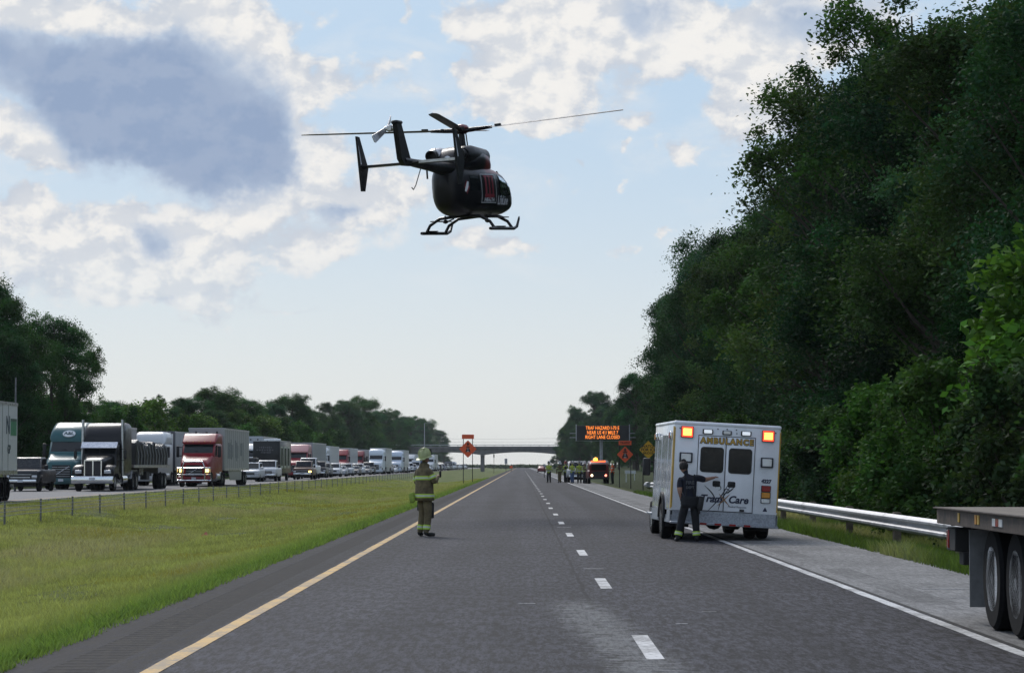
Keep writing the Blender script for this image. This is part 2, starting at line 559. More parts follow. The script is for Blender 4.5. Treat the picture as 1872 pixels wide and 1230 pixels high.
def concrete():
    m, t, b = new_mat("shoulder_surfacing")
    co = t.coord()
    x, y, z = t.xyz(co)
    g = t.noise(t.vec(x, y * .13, z), 14, 6, .9)
    bl = t.noise(t.vec(x, y * .3, 0.0), .9, 5, .6)
    lum = t.step(bl, .3, .7, .84, 1.12)
    groove = t.step(t.math('SINE', y * 20.9), -.3, .6)
    rum = t.step(x, 4.62, 4.66) * t.step(x, 5.06, 5.10, 1.0, 0.0) * t.step(t.noise(t.vec(0.0, y, 0.0), .2, 2, .5), .42, .55)
    c = t.mix(t.step(g, .38, .64), (.15, .148, .148), (.30, .297, .292))
    c = t.mix(1.0, c, t.vec(lum, lum, lum), 'MULTIPLY')
    c = t.mix(rum * groove * .8, c, (.06, .06, .06))
    seam = t.step(x, 4.39, 4.43, 1.0, 0.0)
    c = t.mix(seam * .9, c, (.022, .022, .022))
    t.put(b.inputs['Base Color'], c)
    b.inputs['Roughness'].default_value = .85
    b.inputs['Specular IOR Level'].default_value = .1
    bn = t.new('ShaderNodeBump')
    bn.inputs['Strength'].default_value = .4
    bn.inputs['Distance'].default_value = .01
    t.put(bn.inputs['Height'], g)
    t.l.new(bn.outputs[0], b.inputs['Normal'])
    return m
M_CONC = concrete()
strip("road", -4.13, 4.36, 0.0, M_ASPH, wob=.035, side='l')
strip("shoulder", 4.36, 6.62, 0.0, M_CONC, wob=.02, side='r')
M_ASPH2 = mat("worn_asphalt", (.13, .13, .135), .8, var=.25, scale=1.2, bump=.3, bscale=30)
strip("far_carriageway", -31.5, -20.9, .10, M_ASPH2, step=4)

def line_paint(name, col, wear):
    m, t, b = new_mat(name)
    co = t.coord()
    n = t.noise(co, 14, 5, .7)
    n2 = t.noise(co, 1.3, 4, .6)
    c = t.mix(t.step(n + (n2 - .5) * .8, .45 - wear, .62, .75, 0.0), tuple(col), (.10, .10, .10))
    t.put(b.inputs['Base Color'], c)
    b.inputs['Roughness'].default_value = .7
    return m
M_YEL = line_paint("yellow_line_paint", (.56, .32, .055), .12)
M_WHT = line_paint("white_line_paint", (.60, .60, .60), .12)
M_WHT2 = line_paint("worn_white_line_paint", (.42, .42, .42), .02)
strip("yellow_edge_line", -2.95, -2.80, .004, M_YEL, wob=.006, step=.8)
strip("white_edge_line", 4.19, 4.32, .004, M_WHT, wob=.006, step=.8)
strip("yellow_edge_line", -21.75, -21.6, .104, M_YEL, step=4)
mb = MB()
for k in range(-3, 60):
    y0 = 21.3 + 12.19 * k
    j = rng.normal(0, .008)
    a, b_ = 1.03 + j, 1.18 + j
    mb.add([(a, y0, .004), (b_, y0 + .03, .004), (b_ + .004, y0 + 3.05, .004), (a + .002, y0 + 3.02, .004)], [(0, 1, 2, 3)])
tag(mb.build("lane_dashes", M_WHT, fixn=False), kind='structure')
mb = MB()
for (x, y, w, d) in [(1.12, 39.9, .30, .10), (1.10, 66.5, .36, .12), (5.45, 33.4, .55, .05), (5.30, 31.2, .22, .05), (5.55, 51.8, 2.0, .07), (5.1, 58.5, 1.3, .07),
                     (2.05, 28.2, .16, .05), (1.62, 26.1, .12, .05), (.06, 29.9, .2, .05), (-.35, 62, .3, .06)]:
    mb.box((x, y, .002), (w, d, .006), rot=(0, 0, rng.normal(0, .03)))
tag(mb.build("pavement_marks", M_WHT2), kind='structure')

# ------------------------------------------------------------------ grass: too many blades to count
def blades_mesh(name, px, py, pz, h, w, lean, colr, material):
    n = len(px)
    a = rng.uniform(0, 2 * np.pi, n)
    la = rng.uniform(0, 2 * np.pi, n)
    dx, dy = np.cos(a) * w * .5, np.sin(a) * w * .5
    lx, ly = np.cos(la) * lean * h, np.sin(la) * lean * h
    v = np.empty((n, 5, 3), np.float32)
    v[:, 0] = np.stack([px - dx, py - dy, pz - .02], -1)
    v[:, 1] = np.stack([px + dx, py + dy, pz - .02], -1)
    v[:, 2] = np.stack([px + dx * .7 + lx * .35, py + dy * .7 + ly * .35, pz + h * .6], -1)
    v[:, 3] = np.stack([px - dx * .7 + lx * .35, py - dy * .7 + ly * .35, pz + h * .6], -1)
    v[:, 4] = np.stack([px + lx, py + ly, pz + h], -1)
    me = bpy.data.meshes.new(name)
    me.vertices.add(n * 5)
    me.vertices.foreach_set('co', v.reshape(-1))
    b = np.arange(n) * 5
    loops = np.stack([b, b + 1, b + 2, b + 3, b + 3, b + 2, b + 4], -1).reshape(-1)
    ls = np.stack([np.arange(n) * 7, np.arange(n) * 7 + 4], -1).reshape(-1)
    lt = np.tile([4, 3], n)
    me.loops.add(n * 7)
    me.loops.foreach_set('vertex_index', loops.astype(np.int32))
    me.polygons.add(n * 2)
    me.polygons.foreach_set('loop_start', ls.astype(np.int32))
    me.polygons.foreach_set('loop_total', lt.astype(np.int32))
    at_ = me.attributes.new('tint', 'FLOAT_COLOR', 'FACE')
    at_.data.foreach_set('color', np.repeat(np.concatenate([colr, np.ones((n, 1))], 1), 2, 0).astype(np.float32).reshape(-1))
    me.materials.append(material)
    me.update()
    me.validate()
    return link(name, me)
def leafy(name, trans=.35, spec=.25, rough=.6, per_obj=.25, sat=1.0):
    """foliage: colour from the leaf's own tint, a little light passing through"""
    m = bpy.data.materials.new(name)
    m.use_nodes = True
    t = NT(m.node_tree)
    t.n.clear()
    at_ = t.new('ShaderNodeAttribute', attribute_name='tint')
    oi = t.new('ShaderNodeObjectInfo')
    r = E(t, oi.outputs['Random'])
    f = r * (2 * per_obj) + (1 - per_obj)
    c = t.mix(1.0, E(t, at_.outputs['Color']), t.vec(f, r * per_obj + (1 - per_obj * .5), f), 'MULTIPLY')
    c = t.mix(1.0, c, E(t, oi.outputs['Color']), 'MULTIPLY')
    d = t.new('ShaderNodeBsdfPrincipled')
    t.put(d.inputs['Base Color'], c)
    d.inputs['Roughness'].default_value = rough
    d.inputs['Specular IOR Level'].default_value = spec
    tr = t.new('ShaderNodeBsdfTranslucent')
    t.put(tr.inputs['Color'], t.mix(1.0, c, (1.25, 1.35, .6), 'MULTIPLY'))
    mx = t.new('ShaderNodeMixShader')
    mx.inputs[0].default_value = trans
    t.l.new(d.outputs[0], mx.inputs[1])
    t.l.new(tr.outputs[0], mx.inputs[2])
    o = t.new('ShaderNodeOutputMaterial')
    t.l.new(mx.outputs[0], o.inputs[0])
    return m
M_GRASS = leafy("grass_blades", .3, .15, .8, 0.0)
M_LEAF = leafy("tree_leaves", .24, .04, .7, .22)

def vnoise(x, y, s, seed):
    """smooth value noise, numpy"""
    g = np.random.default_rng(seed).uniform(0, 1, (64, 64))
    u, v = x * s, y * s
    i, j = np.floor(u).astype(int), np.floor(v).astype(int)
    fu, fv = u - i, v - j
    fu, fv = fu * fu * (3 - 2 * fu), fv * fv * (3 - 2 * fv)
    G = lambda a, b: g[a % 64, b % 64]
    return (G(i, j) * (1 - fu) + G(i + 1, j) * fu) * (1 - fv) + (G(i, j + 1) * (1 - fu) + G(i + 1, j + 1) * fu) * fv
def scatter(n, x0, x1, ya, yb, k=1.6):
    """more blades near the camera: y spread by a power law"""
    u = rng.uniform(0, 1, n)
    y = (ya ** (1 - k) + u * (yb ** (1 - k) - ya ** (1 - k))) ** (1 / (1 - k))
    return rng.uniform(x0, x1, n), y
def grass_patch(label, n, x0, x1, ya, yb, base, right=False):
    x, y = scatter(n, x0, x1, ya, yb)
    keep = (x > -.209 * y - 1.0) & (x < .215 * y + 1.5)
    x, y = x[keep], y[keep]
    clump = vnoise(x, y * .6, 1.1, 3) * .6 + vnoise(x, y, 3.1, 5) * .4
    band = vnoise(x, y * .06, .75, 11)
    dry = np.clip((vnoise(x, y * .22, .5, 17) * .6 + band * .6 - .58) * 3.2, 0, 1)
    keep = rng.uniform(0, 1, len(x)) < .35 + clump * .9
    x, y, clump, band, dry = x[keep], y[keep], clump[keep], band[keep], dry[keep]
    z = np.interp(x, PROF_X, PROF_Z)
    nb = len(x)
    far = np.clip((y - 25) / 60, 0, 1)
    h = rng.uniform(.06, .15, nb) * (.5 + clump * .9) * (1.0 + dry * .6)
    if right:
        h *= 1.9
    else:
        edge = np.clip((x + 5.6) / 1.4, 0, 1)
        h *= 1 + edge * .15
    w = rng.uniform(.010, .020, nb) * (1 + far * 1.8)
    c = np.array(base)[None] * (.55 + clump[:, None] * .75) * rng.uniform(.75, 1.3, (nb, 1))
    c = c * (1 - dry[:, None]) + dry[:, None] * np.array([[.40, .37, .22]]) * rng.uniform(.7, 1.25, (nb, 1))
    if not right:
        yel = np.clip((vnoise(x, y, .16, 23) - .72) * 6, 0, 1)[:, None] * (rng.uniform(0, 1, (nb, 1)) < .5)
        c = c * (1 - yel) + yel * np.array([[.30, .26, .05]])
        e = edge[:, None]
        c = c * (1 - e) + e * np.array([[.20, .285, .078]]) * rng.uniform(.7, 1.3, (nb, 1))
    o = blades_mesh("grass", x, y, z, h, w, rng.uniform(.1, .7, nb), c, M_GRASS)
    return tag(o, label, 'grass', kind='stuff')
grass_patch("mown green grass with pale dry streaks filling the median", 760000, -20.5, -4.0, 19.5, 330, (.33, .345, .135))
grass_patch("dark rank grass under the guardrail on the right verge", 110000, 6.5, 10.0, 26, 150, (.085, .135, .032), True)  # shade on this verge is put into the darker green
for X_, Y_ in ((-4.18, 0),):                  # ragged tufts leaning over the shoulder's edge
    n = 26000
    y = (rng.uniform(0, 1, n) ** 1.7) * 110 + 19.5
    x = X_ - np.abs(rng.normal(0, .10, n)) + .16 * (vnoise(y, y * 0, .9, 2) - .35) + .08 * (vnoise(y, y * 0, 4.0, 8) - .4)
    c = np.array([[.16, .24, .062]]) * rng.uniform(.6, 1.4, (n, 1))
    tag(blades_mesh("grass", x, y, np.full(n, -.05), rng.uniform(.04, .13, n), rng.uniform(.012, .03, n), rng.uniform(.2, .9, n), c, M_GRASS),
        "brighter grass tufts along the edge of the dark shoulder", 'grass', kind='stuff')
# ------------------------------------------------------------------ trees
M_BARK = mat("bark", (.055, .045, .036), .9, var=.4, scale=5, bump=.6, bscale=18)
def leaf_mesh(name, pts, size, tints, flat=.35):
    """diamond leaves: pts (n,3), size (n,), tints (n,3)"""
    n = len(pts)
    d = rng.normal(0, 1, (n, 3))
    d[:, 2] *= .7
    d /= np.linalg.norm(d, axis=1, keepdims=True)
    nr = rng.normal(0, 1, (n, 3))
    nr[:, 2] = np.abs(nr[:, 2]) + flat * 2
    s = np.cross(d, nr)
    s /= np.linalg.norm(s, axis=1, keepdims=True) + 1e-9
    u = np.cross(s, d)
    L = size[:, None]
    v = np.empty((n, 4, 3), np.float32)
    v[:, 0] = pts - d * L * .5
    v[:, 1] = pts + s * L * .34 + u * L * .08
    v[:, 2] = pts + d * L * .55
    v[:, 3] = pts - s * L * .34 + u * L * .08
    me = bpy.data.meshes.new(name)
    me.vertices.add(n * 4)
    me.vertices.foreach_set('co', v.reshape(-1))
    me.loops.add(n * 4)
    me.loops.foreach_set('vertex_index', np.arange(n * 4, dtype=np.int32))
    me.polygons.add(n)
    me.polygons.foreach_set('loop_start', (np.arange(n) * 4).astype(np.int32))
    me.polygons.foreach_set('loop_total', np.full(n, 4, np.int32))
    a = me.attributes.new('tint', 'FLOAT_COLOR', 'FACE')
    a.data.foreach_set('color', np.concatenate([tints, np.ones((n, 1))], 1).astype(np.float32).reshape(-1))
    me.materials.append(M_LEAF)
    me.update()
    return me
def tree_proto(seed, H=16.0, Rc=4.6, base=.08, clumps=150, per=230, leaf=.24, col=(.050, .105, .034), sparse_top=False, kind='broad', cl=.75):
    """returns (trunk mesh, crown mesh): a tapered trunk with limbs, leaf sprays set on the limbs' ends"""
    r = np.random.default_rng(seed)
    mb = MB()
    trunk = []
    for i in range(9):
        f = i / 8
        trunk.append((math.sin(f * 3 + seed) * .22 * f * Rc / 4, math.cos(f * 2.3 + seed) * .22 * f * Rc / 4, H * .93 * f))
    mb.tube(trunk, [max(.03, .021 * H * (1 - f / 8.5) ** 1.1) for f in range(9)], 8)
    def on_trunk(z):
        f = min(max(z / (H * .93), 0), 1) * 8
        i = min(int(f), 7)
        a, b = np.array(trunk[i]), np.array(trunk[i + 1])
        return a + (b - a) * (f - i)
    lobes = []                                # a crown is several uneven masses, not one ball
    for k in range(17 if kind == 'broad' else 0):
        z = H * (base + (1 - base) * r.uniform(.12, .92))
        w = Rc * (1 - abs((z / H - .48) / .62) ** 2.2) * r.uniform(.35, .78)
        a = r.uniform(0, 2 * np.pi)
        lobes.append((np.array([math.cos(a) * w, math.sin(a) * w, z]), r.uniform(.24, .40) * Rc, r.uniform(.66, 1.25)))
    pts, tint, siz = [], [], []
    cen, shades = [], []
    tries = 0
    while len(cen) < clumps and tries < clumps * 40:
        tries += 1
        if kind == 'broad':
            c, rad, shade = lobes[r.integers(len(lobes))]
            q = r.normal(0, 1, 3)
            q /= np.linalg.norm(q)
            q[2] = abs(q[2]) * 1.15 if r.uniform() < .45 else q[2]
            p = c + q * rad * r.uniform(.5, 1.25)
        else:
            shade = 1.0
            z = H * (base + (1 - base) * r.uniform(0, 1) ** .9)
            w = Rc * (1 - z / H) ** .75 + .25
            a = r.uniform(0, 2 * np.pi)
            rr = w * r.uniform(.45, 1.1)
            p = np.array([math.cos(a) * rr, math.sin(a) * rr, z - rr * .12])
        if p[2] < H * base * .6 + .3 or p[2] > H * 1.02:
            continue
        cen.append(p)
        shades.append(shade)
    for i, p in enumerate(cen):
        z0 = max(H * .06, p[2] - np.hypot(p[0], p[1]) * r.uniform(.5, 1.1) - r.uniform(0, .8))
        a = on_trunk(min(z0, H * .88))
        if i % 2 == 0:
            m1 = a * .5 + p * .5 + np.array([0, 0, -.25]) + r.normal(0, .18, 3)
            L = np.linalg.norm(p - a)
            r0 = .012 + .012 * L
            mb.tube([tuple(a), tuple(a * .72 + m1 * .28 + np.array([0, 0, -.04])), tuple(m1), tuple(p)], [r0 * 1.3, r0, r0 * .65, .012], 5, cap=False)
        k = int(per * r.uniform(.55, 1.35))
        out = p - np.array([0, 0, p[2]])
        on = np.linalg.norm(out) + 1e-6
        out = out / on
        s = cl * r.uniform(.65, 1.3)
        g = r.normal(0, 1, (k, 3)) * np.array([s * .62, s * .62, s * .44])
        if kind == 'broad':
            g[:, 2] -= .28 * np.hypot(g[:, 0], g[:, 1]) ** 1.5 / max(s, .1)    # sprays droop at the rim
        else:
            al = r.uniform(-1, 1, k) * s * 1.1
            g = np.outer(al, out) + r.normal(0, 1, (k, 3)) * np.array([.16, .16, .10])
            g[:, 2] -= .12 * al
        pts.append(p + g)
        siz.append(leaf * r.uniform(.6, 1.25, k))
        cv = shades[i] * r.uniform(.60, 1.45) * np.array([r.uniform(.78, 1.08), 1.0, r.uniform(.85, 1.25)])
        tint.append(np.array(col)[None] * cv[None] * r.uniform(.75, 1.3, (k, 1)))
    pts, tint, siz = np.concatenate(pts), np.concatenate(tint), np.concatenate(siz)
    crown = leaf_mesh("crown", pts, siz, tint)
    t = mb.build("trunk", M_BARK, fixn=False)
    tm = t.data
    bpy.data.objects.remove(t)
    return tm, crown
OAKS = [tree_proto(11, 17, 4.8, .05, 240, 420, .165), tree_proto(12, 19, 5.2, .06, 260, 420, .17, (.046, .102, .038)),
        tree_proto(13, 15.5, 4.6, .04, 230, 420, .16, (.060, .110, .030)), tree_proto(14, 18, 4.4, .08, 200, 400, .165, (.052, .112, .040), cl=.68)]
LACY = tree_proto(15, 19, 4.8, .10, 150, 220, .19, (.058, .108, .030), cl=.62)
SPRUCE = tree_proto(16, 16, 3.6, .03, 330, 260, .15, (.036, .085, .042), kind='spruce', cl=.8)
MAPLE = tree_proto(17, 6.6, 2.9, .03, 150, 130, .26, (.110, .235, .040), cl=.50)
SHRUB = [tree_proto(18, 3.6, 2.0, .0, 70, 200, .17, (.062, .125, .034), cl=.42), tree_proto(19, 4.6, 2.2, .0, 80, 200, .18, (.074, .145, .036), cl=.45)]
def tree(proto, x, y, s, rz, name, label, cat, group, color=(1, 1, 1), sz=1.0, z=None):
    o = thing(name, label, cat, (x, y, (ground_z(x) if z is None else z) - .05), (0, 0, rz), group)
    o.scale = (s, s, s * sz)
    link("trunk", proto[0], o)
    link("crown", proto[1], o, color)
    return o
rr = random.Random(5)
WALL = 'dark trees in the wall along the right verge'
# front row of the wall of trees, from beside the camera to the sign gantry: (Y, X, top height)
y = 41.0
k = 0
while y < 262:
    x = max(15.4, .0480 * y + 4.5) + rr.uniform(-.4, 1.0)
    if 112 < y < 190: x += 2.2
    h = -(1.8 if 112 < y < 152 else .4) + float(np.interp(y, [40, 85, 101, 128, 140, 158, 185, 250], [14.0, 16.0, 18.4, 21.0, 20.0, 18.4, 18.2, 18.6])) + rr.uniform(-1.2, 1.0)
    p = OAKS[k % 4]
    base_h = (17, 19, 15.5, 18)[k % 4]
    s_ = rr.uniform(.46, .96)
    tree(p, x, y, h / base_h, rr.uniform(0, 6.28), "broadleaf_tree", "tall dark broadleaf tree in the front row of the wall of trees behind the guardrail", 'tree',
         'front row of the dark tree wall on the right', tuple(q * s_ for q in (rr.uniform(.74, .96), 1.0, rr.uniform(.95, 1.35))), rr.uniform(.95, 1.05))
    y += 5.0 + rr.uniform(0, 2.2) + y * .012
    k += 1
y = 52.0
while y < 270:                                # taller row behind
    x = 22.5 + rr.uniform(-1.0, 1.5)
    h = float(np.interp(y, [50, 120, 160, 270], [18, 22, 19, 16.5])) + rr.uniform(-1.5, 1.5)
    p = OAKS[k % 4]
    base_h = (17, 19, 15.5, 18)[k % 4]
    tree(p, x, y, h / base_h, rr.uniform(0, 6.28), "broadleaf_tree", "taller dark tree rising behind the front row of the right tree wall", 'tree',
         'back row of the dark tree wall on the right', (rr.uniform(.45, .6), rr.uniform(.55, .75), rr.uniform(.65, .95)))
    y += 8.0 + rr.uniform(0, 3) + y * .02
    k += 1
tree(LACY, 15.0, 122, 1.10, 1.0, "broadleaf_tree", "lacy open-crowned tree leaning out of the dark wall against the clouds, upper right", 'tree', None, (.75, .78, .70))
tree(LACY, 15.0, 141, .98, 3.9, "broadleaf_tree", "thin-crowned tree with gaps of sky, just below the lacy tree of the right wall", 'tree', None, (.72, .76, .70))
tree(LACY, 15.6, 103, 1.08, 2.2, "broadleaf_tree", "loose-crowned tall tree on the skyline near the top right corner", 'tree', None, (.8, .85, .8))
tree(LACY, 15.6, 160, .92, 5.1, "broadleaf_tree", "open-branched tree on the slope of the right skyline, third from the top", 'tree', None, (.72, .75, .72))
tree(LACY, 15.2, 181, .90, .6, "broadleaf_tree", "open-branched tree low on the right skyline, above the far end of the wall", 'tree', None, (.68, .72, .72))
tree(SPRUCE, 15.2, 246, .98, 0, "spruce_tree", "dark pointed evergreen ending the right tree wall, beside the yellow ice sign", 'tree', None, (.9, .9, .95))
tree(SPRUCE, 14.8, 232, .90, 2, "spruce_tree", "dark evergreen next nearer than the pointed one ending the tree wall", 'tree', None, (.9, .9, .95))
tree(MAPLE, 13.5, 62.5, 1.12, 0.4, "maple_tree", "bright green young maple at the right edge in front of the dark trees", 'tree', None, (.85, .82, .85))
tree(MAPLE, 13.4, 70.5, .55, 2.4, "maple_tree", "small lighter green sapling left of the bright maple, above the guardrail", 'tree', None, (.55, .6, .65))
for i in range(34):
    y = 44 + i * 3.4 + rr.uniform(-1, 1) + i * i * .075
    near = 58 < y < 84
    tree(SHRUB[i % 2], max(10.3, .056 * y + 2.4) + rr.uniform(-.3, .9), y, rr.uniform(.62, 1.0), rr.uniform(0, 6.28), "shrub",
         "leafy shrub at the foot of the dark tree wall behind the guardrail", 'shrub', 'shrubs along the foot of the right tree wall',
         (rr.uniform(.5, .72) * (1.2 if near else .85), rr.uniform(.5, .68) * (1.2 if near else .9), rr.uniform(.55, .8)))
# the right verge beyond the sign, towards the bridge
y = 285.0
k = 0
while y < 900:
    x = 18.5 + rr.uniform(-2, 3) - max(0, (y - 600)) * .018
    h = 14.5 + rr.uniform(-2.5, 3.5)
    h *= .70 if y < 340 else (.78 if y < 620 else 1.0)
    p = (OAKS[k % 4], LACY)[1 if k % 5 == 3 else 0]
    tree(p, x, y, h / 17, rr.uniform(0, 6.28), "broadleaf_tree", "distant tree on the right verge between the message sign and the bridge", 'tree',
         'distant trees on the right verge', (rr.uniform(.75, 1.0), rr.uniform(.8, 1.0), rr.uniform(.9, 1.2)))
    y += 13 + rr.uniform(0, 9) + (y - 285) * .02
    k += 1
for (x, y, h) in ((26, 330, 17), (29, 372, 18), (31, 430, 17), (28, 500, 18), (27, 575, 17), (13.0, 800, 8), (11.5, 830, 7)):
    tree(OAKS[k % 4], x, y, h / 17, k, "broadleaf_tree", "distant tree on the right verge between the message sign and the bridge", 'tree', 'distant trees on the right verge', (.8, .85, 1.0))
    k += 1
# left: tall trees by the frame edge, then the long lower line beyond the queue
for i, (px, top, Y, dxw, lab) in enumerate([
        (-60, 492, 186, 1.0, "tallest tree at the left edge, its crown cut by the frame"),
        (22, 552, 180, .95, "tall dark tree at the left edge behind the white trailer"),
        (92, 562, 190, 1.0, "tall rounded tree above the teal truck at the left"),
        (140, 600, 196, .75, "ragged outer tree at the right of the tall left group"),
        (52, 640, 205, 1.0, "lower dark tree filling between the tall left trees"),
        (-20, 600, 176, 1.1, "broad dark tree half out of the frame behind the white trailer"),
        (120, 690, 186, .6, "low bushy tree beside the teal truck")]):
    P = at(px, top, Y)
    z0 = ground_z(P.x)
    h = P.z - z0
    pr = (OAKS[1], OAKS[0], OAKS[3], LACY, OAKS[2], OAKS[1], OAKS[0])[i]
    bh = (19, 17, 18, 19, 15.5, 19, 17)[i]
    o = tree(pr, P.x, Y, h / bh, i * 1.3, "broadleaf_tree", lab, 'tree', 'tall trees at the left edge', (.95, 1.0, .95))
    o.scale = (h / bh * dxw * 1.05, h / bh * dxw * 1.05, h / bh)
LINE = [(160, 735, 250), (205, 728, 290), (246, 742, 235), (285, 722, 238), (318, 745, 262), (352, 722, 275), (396, 712, 285), (440, 722, 296), (462, 752, 288),
        (492, 734, 340), (532, 724, 372), (566, 734, 392), (600, 738, 405), (632, 728, 440), (660, 728, 455), (690, 745, 480), (722, 752, 560), (752, 758, 640), (776, 768, 720),
        (796, 782, 780), (262, 758, 222), (372, 745, 258), (420, 750, 262), (515, 765, 300), (560, 760, 322), (610, 760, 352), (660, 758, 395), (700, 766, 430), (640, 745, 600), (680, 748, 650), (735, 766, 700), (765, 776, 900), (812, 800, 1300), (550, 750, 500), (480, 750, 430), (420, 730, 400), (345, 742, 380), (230, 748, 330)]
for i, (px, top, Y) in enumerate(LINE):
    Y = max(Y, 41.5 * FPX / (U0 - px))
    P = at(px, top, Y)
    z0 = ground_z(P.x)
    h = P.z - z0
    thin = px == 285
    pr, bh = ((OAKS[i % 4], (17, 19, 15.5, 18)[i % 4]) if not thin else (LACY, 19))
    lab = "thin airy tree standing above the ribbed trailer, sky showing through it" if thin else "rounded tree in the line behind the queue of traffic on the left"
    o = tree(pr, P.x, Y, h / bh, i * 2.1, "broadleaf_tree", lab, 'tree', None if thin else 'line of trees beyond the queue', (rr.uniform(.85, 1.15), rr.uniform(.9, 1.15), rr.uniform(.85, 1.2)))
    wd = (1.35 if Y < 420 else 1.2) + rr.uniform(-.1, .25)
    if not thin:
        o.scale = (h / bh * wd, h / bh * wd, h / bh)
for i in range(24):                           # brushy edge under that line
    Y = 200 + i * 13.0
    tree(SHRUB[i % 2], -36.5 - rr.uniform(0, 3), Y, rr.uniform(1.2, 1.9), i, "shrub", "bushy shrub along the far edge of the jammed carriageway", 'shrub',
         'shrubs beyond the jammed carriageway', (rr.uniform(.55, .9), rr.uniform(.6, .85), .65))
# far-off wood on the horizon: reads as one mass
def far_wood():
    n = 60000
    x = rng.uniform(-420, 260, n)
    y = 1500 + rng.uniform(0, 60, n) + np.abs(x) * .3
    h = 7 + 6 * vnoise(x, y * 0, .03, 4) + 4 * vnoise(x, y * 0, .11, 9)
    h = np.where((x > -170) & (x < 60), h * .10, h)
    z = rng.uniform(0, 1, n) ** .8 * h
    c = np.array([[.045, .070, .026]]) * rng.uniform(.6, 1.3, (n, 1))
    me = leaf_mesh("far_woodland", np.stack([x, y, z], -1), rng.uniform(1.0, 2.2, n), c)
    tag(link("far_woodland", me), "hazy low woodland on the horizon beyond the bridge", 'woodland', kind='stuff')
far_wood()
# ------------------------------------------------------------------ cable barrier, guardrail, bridge, signs, poles
cb = thing("cable_barrier", "wire cable barrier on thin grey posts running along the grassy median", "barrier", (-16.5, 70, 0))
for k in range(56):
    Y = 76.0 + 6.2 * k
    z0 = ground_z(-16.5)
    mb = MB()
    mb.tube([(0, Y - 70, z0 - .1), (rr.uniform(-.02, .02), Y - 70, z0 + .80)], .034, 6)
    mb.box((0, Y - 70, z0 + .81), (.07, .07, .02))
    mb.build("post", M_DGALV, cb)
M_CABLE = mat("wire_rope", (.25, .255, .26), .5, metal=.7)
for h in (.36, .48, .60, .74):
    mb = MB()
    mb.tube([(.045, 3 + 3.1 * i, ground_z(-16.5) + h - (.012 if i % 2 else 0)) for i in range(115)], .011, 5)
    mb.build("cable", M_CABLE, cb)

gr = thing("guardrail", "long galvanised steel guardrail along the grass behind the right shoulder", "guardrail", (7.5, 30, -.16))
prof = [(.0, .78), (-.03, .77), (-.085, .72), (-.085, .68), (-.01, .635), (-.01, .60), (-.085, .555), (-.085, .51), (-.03, .465), (0, .455)]
ys = [-6.0] + list(np.arange(0, 121, 3.81))
mb = MB()
for i in range(len(ys) - 1):
    a, b = ys[i], ys[i + 1] + .12
    w = rr.uniform(-.012, .012)
    o = .003 * (i % 2)
    vs = [(p[0] + w - o, a, p[1]) for p in prof] + [(p[0] + rr.uniform(-.01, .01) * 0 + w - o, b, p[1]) for p in prof]
    n = len(prof)
    mb.add(vs, [(k, k + 1, n + k + 1, n + k) for k in range(n - 1)], 0, True)
mb.build("rail", M_GALV, gr, fixn=False)
M_POST = mat("weathered_wood_post", (.16, .13, .10), .9, var=.3)
for y in ys[1::2]:
    mb = MB()
    mb.box((.20, y, .25), (.15, .20, 1.1), bev=.01)
    mb.box((.07, y, .60), (.14, .15, .34), bev=.01)
    mb.build("post", M_POST, gr)
mb = MB()
mb.tube([(-.03, 120.9, .62), (-.12, 121.8, .60), (.1, 122.6, .5)], .17, 8)
mb.build("end_terminal", M_GALV, gr)

M_BRIDGE = mat("bridge_concrete", (.16, .155, .15), .9, var=.2, scale=.6)
M_BRAIL = mat("bridge_rail_metal", (.45, .46, .47), .5, metal=.5)
YB = 846
br = thing("overpass_bridge", "concrete road bridge with haunched girders crossing the highway in the distance", "bridge", (0, YB, 0))
mb = MB()
pts = []
spans = [(-40, -12.8), (-12.8, 13.5), (13.5, 32)]
low = []
for (a, b) in spans:
    for i in range(17):
        f = i / 16
        low.append((a + (b - a) * f, 4.9 + 1.0 * (1 - (2 * f - 1) ** 2)))
poly = [(-64, 6.2), (-40.01, 6.2)] + low + [(32.01, 6.2), (60, 6.2), (60, 7.0), (-64, 7.0)]
for yy in (0, 9.0):
    mb.prism(poly, yy, yy + .5, 'y')
mb.box((-2, 4.75, 7.12), (124, 10.4, .24))
mb.build("deck", M_BRIDGE, br)
mb = MB()
for yy in (-.3, 9.8):
    mb.box((-2, yy, 7.52), (124, .22, .55))
mb.build("parapet", M_BRIDGE, br)
mb = MB()
for yy in (-.3, 9.8):
    mb.box((-2, yy, 8.30), (124, .10, .12))
    for i in range(42):
        mb.box((-63 + i * 3, yy, 8.02), (.10, .10, .45))
mb.build("railing", M_BRAIL, br)
for x in (-39.5, -12.8, 13.5):
    mb = MB()
    for yy in (1.2, 4.75, 8.3):
        mb.tube([(x, yy, -.5), (x, yy, 4.6)], [.62, .62], 12)
    mb.box((x, 4.75, 4.72), (1.3, 10, .5), bev=.08)
    mb.build("pier", M_BRIDGE, br)
M_FILL = mat("embankment_grass", (.05, .075, .022), .95, var=.4, scale=.5)
for s, x0, x1 in ((-1, -150, -40.5), (1, 32.5, 150)):
    mb = MB()
    mb.prism([(x0, -1), (x1 + (9 if s < 0 else -9), -1), (x1, 6.1), (x0, 6.1)], YB - 1.5, YB + 11, 'y')
    tag(mb.build("embankment", M_FILL), kind='structure')

